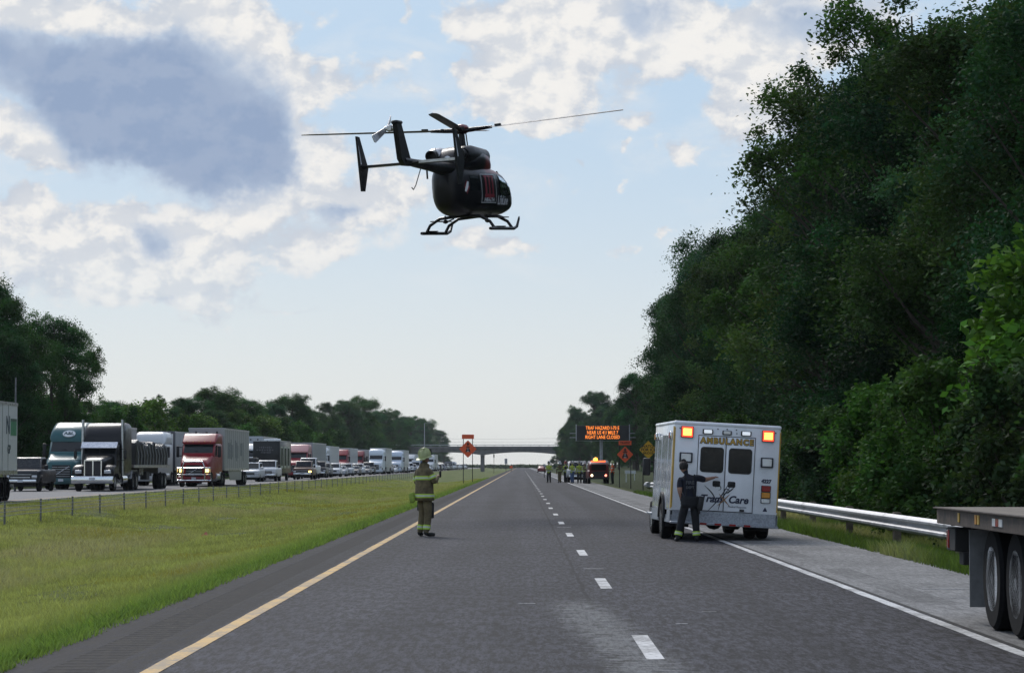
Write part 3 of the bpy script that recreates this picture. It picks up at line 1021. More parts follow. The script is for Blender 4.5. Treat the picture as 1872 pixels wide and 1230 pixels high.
M_SIGNO = mat("orange_sign_sheeting", (.86, .12, .035), .45, var=.06)
M_SIGNY = mat("yellow_sign_sheeting", (.72, .40, .02), .45, var=.06)
M_SIGNK = mat("sign_black", (.012, .012, .012), .6)
M_SIGNG = mat("sign_back_grey", (.33, .34, .36), .6)
def diamond(mb, cx, cz, hd, y, th=.012, mi=0):
    r = .06
    pts = []
    for a in (0, 90, 180, 270):
        for d in (-20, 0, 20):
            c = hd - r * 1.41
            pts.append((cx + c * math.cos(R(a)) + r * math.cos(R(a + d * 2.2)), cz + c * math.sin(R(a)) + r * math.sin(R(a + d * 2.2))))
    mb.prism(pts, y, y + th, 'y', mi)
def legs(parent, xs, zt, z0, y=.05):
    for x in xs:
        mb = MB()
        mb.box((x, y, (zt + z0) / 2), (.07, .06, zt - z0))
        mb.build("post", M_DARK, parent)
def orange_sign(name, label, px, py, Y, half, panel, arrowy, slant=0.0):
    c = at(px, py, Y)
    z0 = ground_z(c.x) - .15
    o = thing(name, label, "road sign", (c.x, Y, 0), (0, 0, slant))
    mb = MB(); diamond(mb, 0, c.z, half, 0); mb.build("sign_board", M_SIGNO, o)
    mb = MB()                                   # the pictogram: an arrowhead over a squat grey-black figure
    mb.prism([(0, c.z + half * .80), (-.14, c.z + half * .50), (-.05, c.z + half * .52), (-.05, c.z + half * .36), (.05, c.z + half * .36), (.05, c.z + half * .52), (.14, c.z + half * .50)], -.006, -.001, 'y')
    mb.prism(rrect(.36, .09, .03, 2, 0, c.z + .20), -.006, -.001, 'y')
    mb.prism([(-.26, c.z - .30), (-.10, c.z + .12), (-.02, c.z + .12), (-.13, c.z - .30)], -.006, -.001, 'y')
    mb.prism([(.26, c.z - .30), (.10, c.z + .12), (.02, c.z + .12), (.13, c.z - .30)], -.006, -.001, 'y')
    mb.prism(rrect(.44, .07, .02, 2, 0, c.z - .12), -.008, -.003, 'y')
    mb.build("pictogram", M_SIGNK, o)
    mb = MB(); mb.prism([(-.10, c.z - .28), (-.05, c.z + .1), (.05, c.z + .1), (.10, c.z - .28)], -.0055, -.0015, 'y')
    mb.build("pictogram_fill", M_SIGNG, o)
    ph, pw, pz = panel
    mb = MB(); mb.prism(rrect(pw, ph, .03, 2, 0, pz), 0, .012, 'y'); mb.build("plaque", M_SIGNO, o)
    zt = pz + ph / 2
    legs(o, (-.45, .45), zt, z0)
    return o, pz
s1, pz = orange_sign("warning_sign", "orange diamond road sign with a plain orange plaque above, on two posts in the median", 855.5, 820.5, 252, .86, (.42, 1.18, 1.6 + 52 * 252 / 4700.0), 0)
s2, pz = orange_sign("warning_sign", "orange diamond road sign with a lettered plaque above, on two posts beside the yellow sign", 1142.5, 830.5, 205, .66, (.34, 1.02, 1.6 + 40.5 * 205 / 4700.0), 0)
mb = MB(); text_mb(mb, "TRAFFIC", .21, T((0, -.004, pz)), .004, bold=.006); mb.build("lettering", M_SIGNK, s2)
c = at(1185, 822, 192)
ys_ = thing("warning_sign", "yellow diamond sign reading WATCH FOR ICE BRIDGE on two posts, partly behind the ambulance", "road sign", (c.x, 192, 0))
mb = MB(); diamond(mb, 0, c.z, .68, 0); mb.build("sign_board", M_SIGNY, ys_)
mb = MB()
text_mb(mb, "WATCH", .27, T((0, -.004, c.z + .25)), .004, bold=.008)
text_mb(mb, "FOR ICE", .30, T((0, -.004, c.z + .0)), .004, bold=.010)
text_mb(mb, "BRIDGE", .23, T((0, -.004, c.z - .25)), .004, bold=.006)
mb.build("lettering", M_SIGNK, ys_)
legs(ys_, (-.40, .40), c.z, ground_z(c.x) - .2)

# overhead message board on its single post
YV = 363
a, b = at(1054, 804, YV), at(1150, 777.5, YV)
M_SIGNBODY = mat("message_board_housing", (.016, .017, .019), .6)
vm = thing("message_sign", "black electronic message board with three lines of amber letters on a steel post", "message sign", ((a.x + b.x) / 2, YV, 0))
w, z0, z1 = b.x - a.x, a.z, b.z
mb = MB()
mb.box((0, .35, (z0 + z1) / 2), (w, .7, z1 - z0), bev=.04)
mb.build("housing", M_SIGNBODY, vm)
mb = MB()
for s in (-1, 1):
    mb.box((s * (w / 2 + .05), .2, (z0 + z1) / 2 + .02), (.14, .5, z1 - z0 + .25))
mb.build("side_frame", M_GALV, vm)
M_LED = mat("amber_led", (.6, .25, .05), .5, emit=(1.0, .24, .03), estr=1.5)
mb = MB()
zm, dzl = (z0 + z1) / 2, (z1 - z0) * .315
for i, tx in enumerate(("TRAF HAZARD I-70 E", "NEAR US 41/ MILE 7", "RIGHT LANE CLOSED")):
    text_mb(mb, tx, .70, T((-.05, -.014, zm + (1 - i) * dzl)), .006, bold=.004, sx=.70, spacing=1.04)
mb.build("lettering", M_LED, vm)
post = at(1099, 810, YV + 1.2)
px = post.x - (a.x + b.x) / 2
mb = MB()
mb.tube([(px, 1.25, -.3), (px, 1.25, z1 - .3)], [.24, .20], 12)
mb.build("post", M_GALV, vm)
mb = MB()
for zz in (z0 + .35, z0 + .95):
    mb.box((0, .85, zz), (w + 1.9, .12, .12))
mb.box((0, .85, z0 - .12), (w + .3, .8, .06))
mb.build("truss", M_GALV, vm)

def small_sign(name, label, px, y0, y1, Y, wpx, material, post_top=None):
    c = at(px, (y0 + y1) / 2, Y)
    t_, b_ = at(px, y0, Y).z, at(px, y1, Y).z
    o = thing(name, label, "road sign", (c.x, Y, 0))
    w = wpx * Y / 4700.0
    mb = MB(); mb.box((0, 0, (t_ + b_) / 2), (w, .02, t_ - b_), bev=.004); mb.build("sign_board", material, o)
    mb = MB(); mb.box((0, .05, t_ / 2 - .2), (.09, .06, t_ + .3)); mb.build("post", M_DARK, o)
small_sign("route_marker_sign", "tiny grey-backed sign on a thin post far down the left edge of the road", 925, 838, 848, 640, 5, M_SIGNG)
small_sign("work_sign", "tiny orange sign far down the median just before the horizon", 934.5, 851, 855.5, 620, 5, M_SIGNO)
small_sign("delineator_sign", "slim dark post sign standing in the median under the bridge", 903, 830, 836, 600, 2.2, M_DARK)
small_sign("mile_marker", "small pale round-topped marker just left of the men in yellow jackets", 995, 848, 853, 330, 4, M_SIGNG)
lp = at(777.5, 774, 850)
lt = thing("lamp_post", "slender pale lamp post rising above the left part of the bridge", "lamp post", (lp.x, 843, 6.2))
mb = MB(); mb.tube([(0, 0, -6.5), (0, 0, lp.z - 6.2)], [.22, .12], 8); mb.tube([(0, 0, lp.z - 6.3), (1.2, 0, lp.z - 6.0)], .07, 6); mb.build("pole", M_GALV, lt)
mb = MB(); mb.box((1.5, 0, lp.z - 6.02), (.8, .3, .15), bev=.04); mb.build("lamp_head", M_GALV, lt)
up = at(28, 690, 150)
ut = thing("utility_pole", "thin grey pole standing above the white trailer at the left edge", "pole", (up.x, 150, 0))
mb = MB(); mb.tube([(0, 0, -.2), (0, 0, up.z)], [.07, .05], 8); mb.build("pole", M_DGALV, ut)
# wires that cross high above the road near the bridge
for zc, dz_, lab in ((1.6 + 48 * 700 / 4700., 1.6, "upper faint wire strung across the road before the bridge"), (1.6 + 42 * 700 / 4700., 1.2, "lower faint wire strung across the road before the bridge")):
    mb = MB()
    mb.tube([(-62 + 8 * i, 700, zc + dz_ * ((i - 6.5) / 6.5) ** 2 - .2 * i * .05) for i in range(14)], .018, 5)
    o = tag(mb.build("overhead_wire", M_DARK), lab, "wire")
# scrap of pink rubbish in the grass, a white sawhorse by the far sign
lit_p = at(375, 979, 0)
Yl = (1.6 + .55) / (978 - 850) * 4700
lx = (375 - 953) / 4700 * Yl
mb = MB()
mb.M = T((lx, Yl, ground_z(lx) + .02))
for k in range(9):
    a_ = k * .7
    mb.add([(.16 * math.cos(a_), .1 * math.sin(a_), .02), (.16 * math.cos(a_ + .9), .1 * math.sin(a_ + .9), .05), (.05, .03, .16 + .05 * math.sin(k * 2)), (-.04, .0, .12)], [(0, 1, 2, 3)])
tag(mb.build("litter", mat("pink_plastic", (.55, .16, .12), .5, var=.3), fixn=False), "crumpled pinkish-orange scrap of litter lying in the median grass", "litter")
c = at(1152, 860, 258)
sh = thing("sawhorse_barricade", "white sawhorse barricade standing in the verge behind the lettered orange sign", "barricade", (c.x, 258, ground_z(c.x)))
mb = MB(); mb.box((0, 0, .95), (1.1, .05, .32), bev=.01); mb.build("board", M_WHITE, sh)
for s in (-1, 1):
    mb = MB()
    mb.tube([(s * .42, -.3, -.1), (s * .42, 0, 1.1)], .03, 6); mb.tube([(s * .42, .3, -.1), (s * .42, 0, 1.1)], .03, 6)
    mb.build("leg", M_WHITE, sh)
# ------------------------------------------------------------------ helicopter
def heli_paint():
    m, t, b = new_mat("helicopter_paint")
    co = t.coord()
    x, y, z = t.xyz(co)
    n = t.noise(co, 2.0, 3, .5)
    red = t.step(z + (n - .5) * .08, 1.90, 1.98) * t.step(y, -.3, .2)
    c = t.mix(red, (.007, .006, .009), (.22, .022, .022))
    t.put(b.inputs['Base Color'], c)
    b.inputs['Roughness'].default_value = .34
    b.inputs['Specular IOR Level'].default_value = .28
    b.inputs['Coat Weight'].default_value = .12
    b.inputs['Coat Roughness'].default_value = .05
    return m
M_HELI = heli_paint()
M_HRED = mat("dark_red_paint", (.16, .018, .020), .3, coat=.4)
M_HBLK = mat("gloss_black", (.006, .006, .008), .4, coat=.05, spec=.3)
M_HGREY = mat("exhaust_steel", (.62, .62, .63), .35, metal=.7, var=.2)
M_BLADE = mat("rotor_blade_grey", (.12, .12, .125), .55, var=.15)
M_DECAL = mat("white_decal", (.66, .67, .70), .5)
M_DECALR = mat("crimson_decal", (.24, .02, .035), .45)
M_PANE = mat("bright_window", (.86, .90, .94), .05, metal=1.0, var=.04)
HR = [  # y, half width, z bottom, z top
    (-2.20, .20, 1.05, 1.95), (-2.12, .38, .88, 2.12), (-1.90, .54, .74, 2.22), (-1.5, .66, .62, 2.28), (-.9, .79, .54, 2.30), (-.3, .86, .52, 2.30), (.4, .88, .52, 2.28),
    (1.3, .88, .52, 2.18), (1.9, .87, .53, 2.08), (2.4, .83, .56, 1.90), (2.85, .74, .63, 1.62), (3.2, .58, .74, 1.36), (3.42, .36, .85, 1.16), (3.5, .10, .96, 1.05)]
HP = 3.0
def hring(w, z0, z1, y, n=28, p=HP):
    zc, h = (z0 + z1) / 2, (z1 - z0) / 2
    out = []
    for k in range(n):
        t = 2 * math.pi * k / n
        c, s = math.cos(t), math.sin(t)
        out.append((w * math.copysign(abs(c) ** (2 / p), c), y, zc + h * math.copysign(abs(s) ** (2 / p), s)))
    return out
def h_at(y):
    ysr = [r[0] for r in HR]
    return [float(np.interp(y, ysr, [r[i] for r in HR])) for i in (1, 2, 3)]
def side_x(y, z):
    w, z0, z1 = h_at(y)
    zc, h = (z0 + z1) / 2, (z1 - z0) / 2
    q = min(.999, abs((z - zc) / h))
    return w * (1 - q ** HP) ** (1 / HP)
def wrap(mb, out=.012, side=1):
    """lay a flat drawing (y, z given as local x, z) on the fuselage side, keeping its thickness"""
    for i, (x, y, z) in enumerate(mb.v):
        mb.v[i] = (side * (side_x(x, z) + out - y), x, z)
    return mb
def patch(pts, n=6):
    """subdivided outline fan so that a wrapped panel follows the curve"""
    mb = MB()
    y0, y1 = min(p[0] for p in pts), max(p[0] for p in pts)
    return mb
HUBP = at(843, 238, 86)
hrot = (R(5.0), R(-2.6), R(-17))
hm_ = Euler(hrot).to_matrix()
hl = HUBP - hm_ @ Vector((0, 0, 3.40))
heli = thing("helicopter", "black and dark red rescue helicopter hovering over the highway, seen from behind", "helicopter", hl, hrot)
mb = MB()
rings = []
for i in range(len(HR) - 1):
    a, b = HR[i], HR[i + 1]
    k = 3 if b[0] - a[0] > .5 else 2
    for j in range(k):
        f = j / k
        rings.append(hring(*[a[q] + (b[q] - a[q]) * f for q in (1, 2, 3)], a[0] + (b[0] - a[0]) * f))
rings.append(hring(*HR[-1][1:], HR[-1][0]))
mb.loft(rings)
mb.build("fuselage", M_HELI, heli)
def grid_panel(y0, y1, z0, z1, out, material, name, parent, cut=None, ny=14, nz=10):
    """panel on the starboard side; cut(f) gives (z low, z high) along it"""
    mb = MB()
    vs = []
    for i in range(ny + 1):
        f = i / ny
        y = y0 + (y1 - y0) * f
        a, b = cut(f) if cut else (z0, z1)
        for j in range(nz + 1):
            vs.append((y, 0, a + (b - a) * j / nz))
    fs = [(i * (nz + 1) + j, (i + 1) * (nz + 1) + j, (i + 1) * (nz + 1) + j + 1, i * (nz + 1) + j + 1) for i in range(ny) for j in range(nz)]
    mb.add(vs, fs, 0, True)
    wrap(mb, out)
    # give it a rim so that it is a shell, not a sheet
    return mb.build(name, material, parent)
cockpit = grid_panel(1.05, 2.50, 1.2, 1.9, .012, M_GLASS, "cockpit_window", heli, lambda f: (1.16 + .05 * f, 1.92 - .50 * f ** 1.6))
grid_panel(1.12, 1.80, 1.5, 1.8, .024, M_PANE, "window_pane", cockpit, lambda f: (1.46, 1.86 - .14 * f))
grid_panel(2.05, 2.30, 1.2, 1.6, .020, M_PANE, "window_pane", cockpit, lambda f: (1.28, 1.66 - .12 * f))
grid_panel(-1.5, -.85, 1.34, 1.86, .010, M_GLASS, "cabin_window", heli)
w_ = MB()
for (x, y, z, l) in ((0, 0, 0, 0),):
    for s in (-1, 1):
        pts = []
        for f in np.linspace(0, 1, 8):
            y_ = 1.95 + 1.0 * f
            wv, z0_, z1_ = h_at(y_)
            pts.append((s * wv * .62, y_, z1_ - .02 - .10 * f))
        w_.tube(pts, .03, 5)
w_.build("window_frame", M_HBLK, heli)
# white outlined panel with the crimson emblem, and the lettering
def shift(mb, d=-.55):
    mb.v = [(v[0] + d, v[1], v[2]) for v in mb.v]
mb = MB()
for (a, b, c, d) in ((-.22, .95, -.20, 1.88), (1.14, .95, 1.16, 1.88), (-.22, .93, 1.16, .955), (-.22, 1.87, 1.16, 1.89)):
    k = 14
    for i in range(k):
        ya, yb = a + (c - a) * i / k, a + (c - a) * (i + 1) / k
        za, zb = b + (d - b) * i / k, b + (d - b) * (i + 1) / k
        if c - a > .1:
            mb.box(((ya + yb) / 2, 0, (b + d) / 2), (yb - ya, .004, d - b))
        else:
            mb.box(((a + c) / 2, 0, (za + zb) / 2), (c - a, .004, zb - za))
shift(mb); wrap(mb, .018); mb.build("panel_outline", M_DECAL, heli)
mb = MB()
for x in (.14, .47, .80):
    for i in range(6):
        mb.box((x, 0, 1.20 + .11 * i), (.13 if x != .47 else .11, .004, .112))
for i in range(4):
    mb.box((.14 + .22 * i, 0, 1.17), (.225, .004, .11))
mb.box((.47, 0, 1.10), (.18, .004, .1)); mb.box((.47, 0, 1.82), (.34, .004, .06)); mb.box((.13, 0, 1.82), (.24, .004, .06)); mb.box((.81, 0, 1.82), (.24, .004, .06))
shift(mb); wrap(mb, .020); mb.build("emblem", M_DECALR, heli)
mb = MB(); text_mb(mb, "HEALTH", .17, T((.47, 0, 1.03)), .004, bold=.004, sx=1.5); shift(mb); wrap(mb, .020); mb.build("lettering", M_DECAL, heli)
mb = MB(); text_mb(mb, "LifeLine", .44, T((1.92, 0, 1.02)), .004, bold=.004, sx=.82); shift(mb); wrap(mb, .022); mb.build("lettering", M_DECAL, heli)
mb = MB(); mb.prism([(-1.3, 1.45), (-1.16, 1.68), (-1.02, 1.45), (-1.16, 1.22)], -.002, .002, 'y'); shift(mb); wrap(mb, .016); mb.build("emblem", M_DECALR, heli)
# engine cowling with its two rear exhausts
mb = MB()
cw = [(-1.75, .40, 1.95, 2.45), (-1.50, .70, 1.9, 2.70), (-1.0, .82, 1.85, 2.84), (-.3, .84, 1.85, 2.90), (.5, .78, 1.85, 2.84), (1.1, .62, 1.9, 2.60), (1.6, .34, 1.95, 2.30)]
mb.loft([hring(w, z0, z1, y, 24, 2.4) for (y, w, z0, z1) in cw])
mb.build("engine_cowling", M_HELI, heli)
for s in (-1, 1):
    mb = MB()
    mb.loft([hring(w, 2.52 - h, 2.52 + h, y, 18, 2.1) for (y, w, h) in ((.9, .12, .12), (.6, .24, .26), (-.9, .30, .34), (-1.5, .28, .30), (-1.62, .22, .24))])
    for i, v in enumerate(mb.v):
        mb.v[i] = (v[0] + s * .52, v[1], v[2])
    e = mb.build("engine_nacelle", M_HBLK if s > 0 else M_HGREY, heli)
    mb = MB()
    mb.lathe([(.17, -1.55), (.19, -1.95), (.15, -1.95), (.13, -1.7)], (s * .50, 0, 2.55), 'y', 14)
    mb.build("exhaust", M_HBLK, e)
mb = MB()
mb.lathe([(.10, -1.62), (.13, -1.72), (.06, -1.74)], (0, 0, 2.40), 'y', 12)
mb.box((-.12, -1.60, 2.34), (.34, .12, .22), bev=.05)
mb.build("cowling_vent", M_HGREY, heli)
mb = MB()
mb.loft([hring(w, z - h, z + h, y, 18, 2.2) for (y, w, z, h) in ((-1.0, .50, 2.02, .26), (-1.9, .36, 2.08, .22), (-3.2, .24, 2.14, .17), (-5.0, .16, 2.20, .13), (-6.15, .11, 2.26, .11))])
mb.build("tail_boom", M_HBLK, heli)
mb = MB()
def fin(mb, x, pts, th):
    """swept plate: outline in (y, z), tapering thickness"""
    mb.prism(pts, x - th / 2, x + th / 2, 'x')
fin(mb, 0, [(-5.45, 2.10), (-5.70, 2.42), (-6.30, 3.42), (-6.72, 3.42), (-6.50, 2.30), (-6.20, 2.10)], .16)
mb.box((0, -6.5, 3.44), (.22, .55, .12), bev=.04)
mb.build("tail_fin", M_HBLK, heli)
mb = MB()
mb.box((0, -5.35, 2.20), (3.2, .62, .07), bev=.03)
mb.build("stabilizer", M_HBLK, heli)
mb = MB(); mb.box((.95, -5.67, 2.21), (1.2, .03, .085)); mb.build("stabilizer_edge", M_HGREY, heli)
for s in (-1, 1):
    mb = MB()
    fin(mb, s * 1.62, [(-5.0, 2.16), (-5.62, 3.14), (-5.86, 3.16), (-5.78, 2.26), (-5.70, 1.42), (-5.42, 1.42)], .06)
    e = mb.build("end_plate", M_HBLK, heli)
    mb = MB(); fin(mb, s * 1.62, [(-5.60, 2.28), (-5.78, 2.86), (-5.80, 2.86), (-5.68, 2.26)], .07); mb.build("stripe", M_DECAL, e)
# tail rotor on the port side of the fin head
mb = MB()
mb.lathe([(.07, -.42), (.09, -.30), (.09, -.02), (.05, 0)], (0, -6.45, 3.28), 'x', 10)
mb.box((-.25, -6.45, 3.28), (.20, .22, .20), bev=.04)
tr_ = mb.build("tail_rotor", M_HGREY, heli)
for a in (20, 200):
    mb = MB()
    mb.M = T((-.36, -6.45, 3.28)) @ Matrix.Rotation(R(a), 4, 'X') @ Matrix.Rotation(R(14), 4, 'Y') @ Matrix.Rotation(R(10), 4, 'Z')
    mb.prism([(.12, -.07), (.92, -.13), (.95, -.08), (.95, .09), (.90, .13), (.12, .07)], -.015, .015, 'x')
    mb.build("tail_blade", M_HGREY, tr_)
# mast, hub and the four blades
mb = MB()
mb.lathe([(.16, 2.80), (.12, 2.95), (.10, 3.30), (.20, 3.34), (.26, 3.42), (.20, 3.50), (.05, 3.54)], (0, 0, 0), 'z', 16)
for k in range(4):
    a = R(45 + 90 * k)
    mb.tube([(.20 * math.cos(a), .20 * math.sin(a), 2.88), (.16 * math.cos(a), .16 * math.sin(a), 3.36)], .022, 6)
mb.build("rotor_hub", M_HBLK, heli)
mb = MB(); mb.lathe([(.24, 3.47), (.26, 3.52), (.20, 3.60), (.06, 3.64)], (0, 0, 0), 'z', 16); mb.build("hub_cap", M_HRED, heli)
for k in range(4):
    mb = MB()
    ang = 17 + 180 + 90 * k - 8.5            # first blade to the left, second towards the camera
    mb.M = T((0, 0, 3.42)) @ Matrix.Rotation(R(ang), 4, 'Z') @ Matrix.Rotation(R(-3.1), 4, 'Y') @ Matrix.Rotation(R(11), 4, 'X')
    prof_ = [(.16, 0), (.05, .022), (-.16, .004), (-.16, -.004), (.05, -.018)]
    secs = [(.95, .7), (1.25, 1.0), (5.1, 1.0), (5.42, .8), (5.5, .35)]
    tw = lambda r: math.radians(-1.4 * r)
    mb.loft([[(r, p[0] * s * math.cos(tw(r)) - p[1] * math.sin(tw(r)), (p[0] * s * math.sin(tw(r)) + p[1]) - .010 * max(0.0, r - 1) ** 1.2 * .4) for p in prof_] for (r, s) in secs])
    bl = mb.build("rotor_blade", M_BLADE, heli)
    mb = MB()
    mb.M = T((0, 0, 3.42)) @ Matrix.Rotation(R(ang), 4, 'Z') @ Matrix.Rotation(R(-3.1), 4, 'Y')
    mb.tube([(.15, 0, 0), (.55, 0, 0), (1.05, 0, 0)], [.085, .075, .05], 8)
    mb.box((.62, .12, .02), (.10, .16, .08), bev=.01)
    mb.box((1.25, .0, .05), (.22, .10, .06), bev=.01)
    mb.build("blade_grip", M_HBLK, bl)
# skid landing gear
for s in (-1, 1):
    mb = MB()
    mb.tube([(s * 1.2, -1.35, .05), (s * 1.2, -1.2, .05), (s * 1.2, 1.35, .05), (s * 1.2, 1.72, .12), (s * 1.2, 2.0, .38), (s * 1.2, 2.05, .46)], [.05, .055, .055, .05, .04, .02], 8)
    mb.box((s * 1.2, -.2, .12), (.11, .9, .03))
    mb.build("skid", M_HBLK, heli)
    mb = MB(); mb.box((s * 1.02, .25, .44), (.22, 1.7, .035), bev=.01); mb.tube([(s * .8, 1.0, .52), (s * 1.02, .9, .44)], .025, 6); mb.tube([(s * .8, -.4, .52), (s * 1.02, -.4, .44)], .025, 6); mb.build("cabin_step", M_HBLK, heli)
for y in (-.85, 1.15):
    mb = MB()
    mb.tube([(-1.2, y, .06), (-1.05, y, .30), (-.7, y, .50), (0, y, .54), (.7, y, .50), (1.05, y, .30), (1.2, y, .06)], .052, 8)
    mb.build("cross_tube", M_HBLK, heli)
for (x, y) in ((-.35, -1.3), (.3, 1.3)):
    mb = MB()
    mb.tube([(x, y, .58), (x, y, .42)], .02, 6)
    mb.lathe([(.02, .33), (.085, .36), (.10, .41), (.05, .46)], (x, y, -.02), 'z', 12)
    mb.build("search_light", M_HBLK, heli)
mb = MB(); mb.tube([(.66, -2.02, 1.30), (.70, -1.97, 1.46), (.72, -1.93, 1.62)], [.035, .05, .03], 6); mb.build("door_handle", M_DECAL, heli)
mb = MB()
mb.tube([(0, -4.5, 2.05), (0, -5.1, 1.5), (0, -5.35, 1.36), (.0, -5.5, 1.42)], .018, 6)
mb.tube([(0, -3.9, 2.0), (0, -3.9, 1.72)], .03, 6)
mb.tube([(0, -2.6, 2.3), (0, -2.9, 2.75)], .010, 5)
mb.tube([(.3, 3.3, .95), (.35, 3.75, .95)], .012, 5)
mb.build_each("antenna", M_HBLK, heli)
# ------------------------------------------------------------------ ambulance
M_AMBW = mat("ambulance_white", (.86, .88, .92), .28, var=.05, scale=2, coat=.5)
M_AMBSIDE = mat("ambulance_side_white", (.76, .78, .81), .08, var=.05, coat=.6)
M_GOLD = mat("gold_stripe", (.55, .34, .05), .4)
M_NAVY = mat("navy_lettering", (.02, .025, .06), .5)
M_SEAM = mat("door_seam", (.03, .035, .045), .6)
M_PLATE_AL = mat("diamond_plate", (.36, .38, .42), .38, metal=.75, var=.25, scale=30, bump=.5, bscale=60)
M_SCENE = mat("scene_lamp", (.62, .64, .66), .15, metal=.4, var=.15)
M_BROWN = mat("logo_bronze", (.28, .15, .07), .5)
AX, AY, AZ = 4.30, 54.9, 0.0
amb = thing("ambulance", "white box ambulance with two lit red rear lamps and closed rear doors", "ambulance", (AX, AY, 0), (0, 0, R(2.6)))
AM = T((0, 0, .34)) @ Matrix.Rotation(R(3.1), 4, 'Y') @ T((0, 0, -.34))
def AB():
    mb = MB(); mb.M = AM.copy(); return mb
W, Z0, Z1, L = 2.28, .34, 2.47, 4.1
def ax(u): return -W / 2 + W * u
mb = AB(); mb.box((0, L / 2, (Z0 + Z1) / 2 + .12), (W, L, Z1 - Z0 - .24), bev=.035, seg=2)
mb.build("body", M_AMBW, amb)
mb = AB(); mb.box((0, L / 2, Z1 - .02), (W + .03, L + .03, .09), bev=.04, seg=3); mb.build("roof", M_AMBW, amb)
mb = AB()
mb.box((0, -.012, .475), (W - .06, .02, .25)); mb.box((0, -.10, .335), (W + .02, .24, .05), bev=.01)
mb.box((0, L / 2, .40), (W - .02, L - .1, .16))
for s in (-1, 1):
    mb.box((s * (W / 2 + .006), .35, .46), (.012, .66, .24)); mb.box((s * (W / 2 + .006), 3.3, .46), (.012, 1.5, .24))
mb.build("kick_plate", M_PLATE_AL, amb)
for k in range(4):
    mb = AB(); mb.box((ax(.30 + .137 * k), -.224, .338), (.14, .012, .042)); mb.build("reflector", M_REDLENS if k < 4 else M_WHITE, amb)
# gold corner stripes
mb = AB()
for s in (-1, 1):
    mb.box((s * (W / 2 + .004), .10, 1.50), (.008, .17, 1.75)); mb.box((s * (W / 2 - .012), -.003, 1.50), (.022, .006, 1.7))
mb.build_each("gold_stripe", M_GOLD, amb)
# rear doors
for s, (u0, u1) in ((-1, (.232, .488)), (1, (.494, .762))):
    mb = AB(); x0, x1 = ax(u0), ax(u1)
    mb.box(((x0 + x1) / 2, -.012, (.62 + 2.20) / 2), (x1 - x0 - .008, .024, 1.58), bev=.012, seg=2)
    dr = mb.build("rear_door", M_AMBW, amb)
    cx = ax(.362 if s < 0 else .628)
    mb = AB(); mb.prism(rrect(.50, .54, .07, 4, cx, 1.70), -.036, -.022, 'y'); wf = mb.build("window", M_BLACK, dr)
    mb = AB(); mb.prism(rrect(.455, .495, .055, 4, cx, 1.70), -.041, -.034, 'y'); mb.build("window_glass", M_GLASS, dr)
    hx = ax(.415 if s < 0 else .557)
    mb = AB(); mb.prism(rrect(.165, .125, .03, 3, hx, 1.195), -.034, -.020, 'y'); mb.box((hx, -.046, 1.20), (.10, .03, .05), bev=.01); mb.build("handle", M_BLACK, dr)
mb = AB()
for (a, b, c, d) in ((ax(.229), .605, ax(.765), .618), (ax(.229), 2.202, ax(.765), 2.216), (ax(.227), .605, ax(.232), 2.216), (ax(.762), .605, ax(.767), 2.216), (ax(.4885), .62, ax(.4935), 2.20)):
    mb.box(((a + c) / 2, -.004, (b + d) / 2), (c - a, .012, d - b))
mb.build("door_frame", M_SEAM, amb)
# lamps
def lamp(name, u, z, w, h, lens, bez=M_BLACK, d=.05, inner=.76):
    mb = AB(); mb.box((ax(u), -d / 2, z), (w, d, h), bev=.015, seg=2); o = mb.build(name, bez, amb)
    mb = AB(); mb.box((ax(u), -d - .004, z), (w * inner, .018, h * inner), bev=.008); mb.build("lens", lens, o)
    return o
for u in (.118, .880):
    o = lamp("warning_light", u, 2.265, .27, .245, M_RED_ON, M_REDLENS, .06, .86)
    mb = AB()
    for j in range(5):
        mb.box((ax(u), -.075, 2.265 + (j - 2) * .030), (.175, .010, .020))
    mb.build("lamp_core", mat("amber_core_lit", (.9, .5, .1), .3, emit=(1, .40, .06), estr=5.5), o)
lamp("marker_light", .312, 2.295, .225, .10, mat("white_lamp_lit", (.8, .82, .85), .2, emit=(.85, .92, 1), estr=.55))
lamp("marker_light", .672, 2.295, .225, .10, mat("white_lamp_lit", (.8, .82, .85), .2))
lamp("number_light", .492, 2.290, .20, .09, M_SCENE)
lamp("scene_light", .118, 1.72, .28, .215, M_SCENE, M_SEAM, .06)
lamp("scene_light", .880, 1.70, .27, .215, M_SCENE, M_SEAM, .06)
mb = AB()
for (u, z) in ((.05, 2.34), (.95, 2.34), (.405, 2.36), (.492, 2.365), (.58, 2.36), (.585, 2.285)):
    mb.lathe([(.014, -.02), (.012, 0)], (ax(u), 0, z), 'y', 8)
mb.build_each("marker_stud", M_BLACK, amb)
for z, m_ in ((1.145, M_REDLENS), (1.005, M_AMBER), (.885, M_SCENE)):
    o = lamp("tail_light", .884, z, .21, .135 if z > .95 else .10, m_, M_BLACK, .03, .86)
# lettering
mb = AB(); text_mb(mb, "AMBULANCE", .165, T((ax(.497), -.0295, 2.10)), .004, bold=.016, sx=.98, spacing=1.28); mb.build("lettering", M_NAVY, amb)
mb = AB(); text_mb(mb, "AMBULANCE", .165, T((ax(.497), -.034, 2.10)), .004, bold=.006, sx=.98, spacing=1.28); mb.build("lettering", M_GOLD, amb)
mb = AB(); text_mb(mb, "4227", .105, T((ax(.884), -.004, 1.30)), .006, bold=.006); mb.build("lettering", M_NAVY, amb)
mb = AB()
text_mb(mb, "Trans", .215, T((ax(.375), -.029, .87)), .005, bold=.007, shear=.25)
text_mb(mb, "Care", .215, T((ax(.625), -.029, .87)), .005, bold=.007, shear=.25)
mb.build("lettering", M_NAVY, amb)
mb = AB(); text_mb(mb, "Medical Response", .055, T((ax(.62), -.029, .725)), .004); mb.build("lettering", M_NAVY, amb)
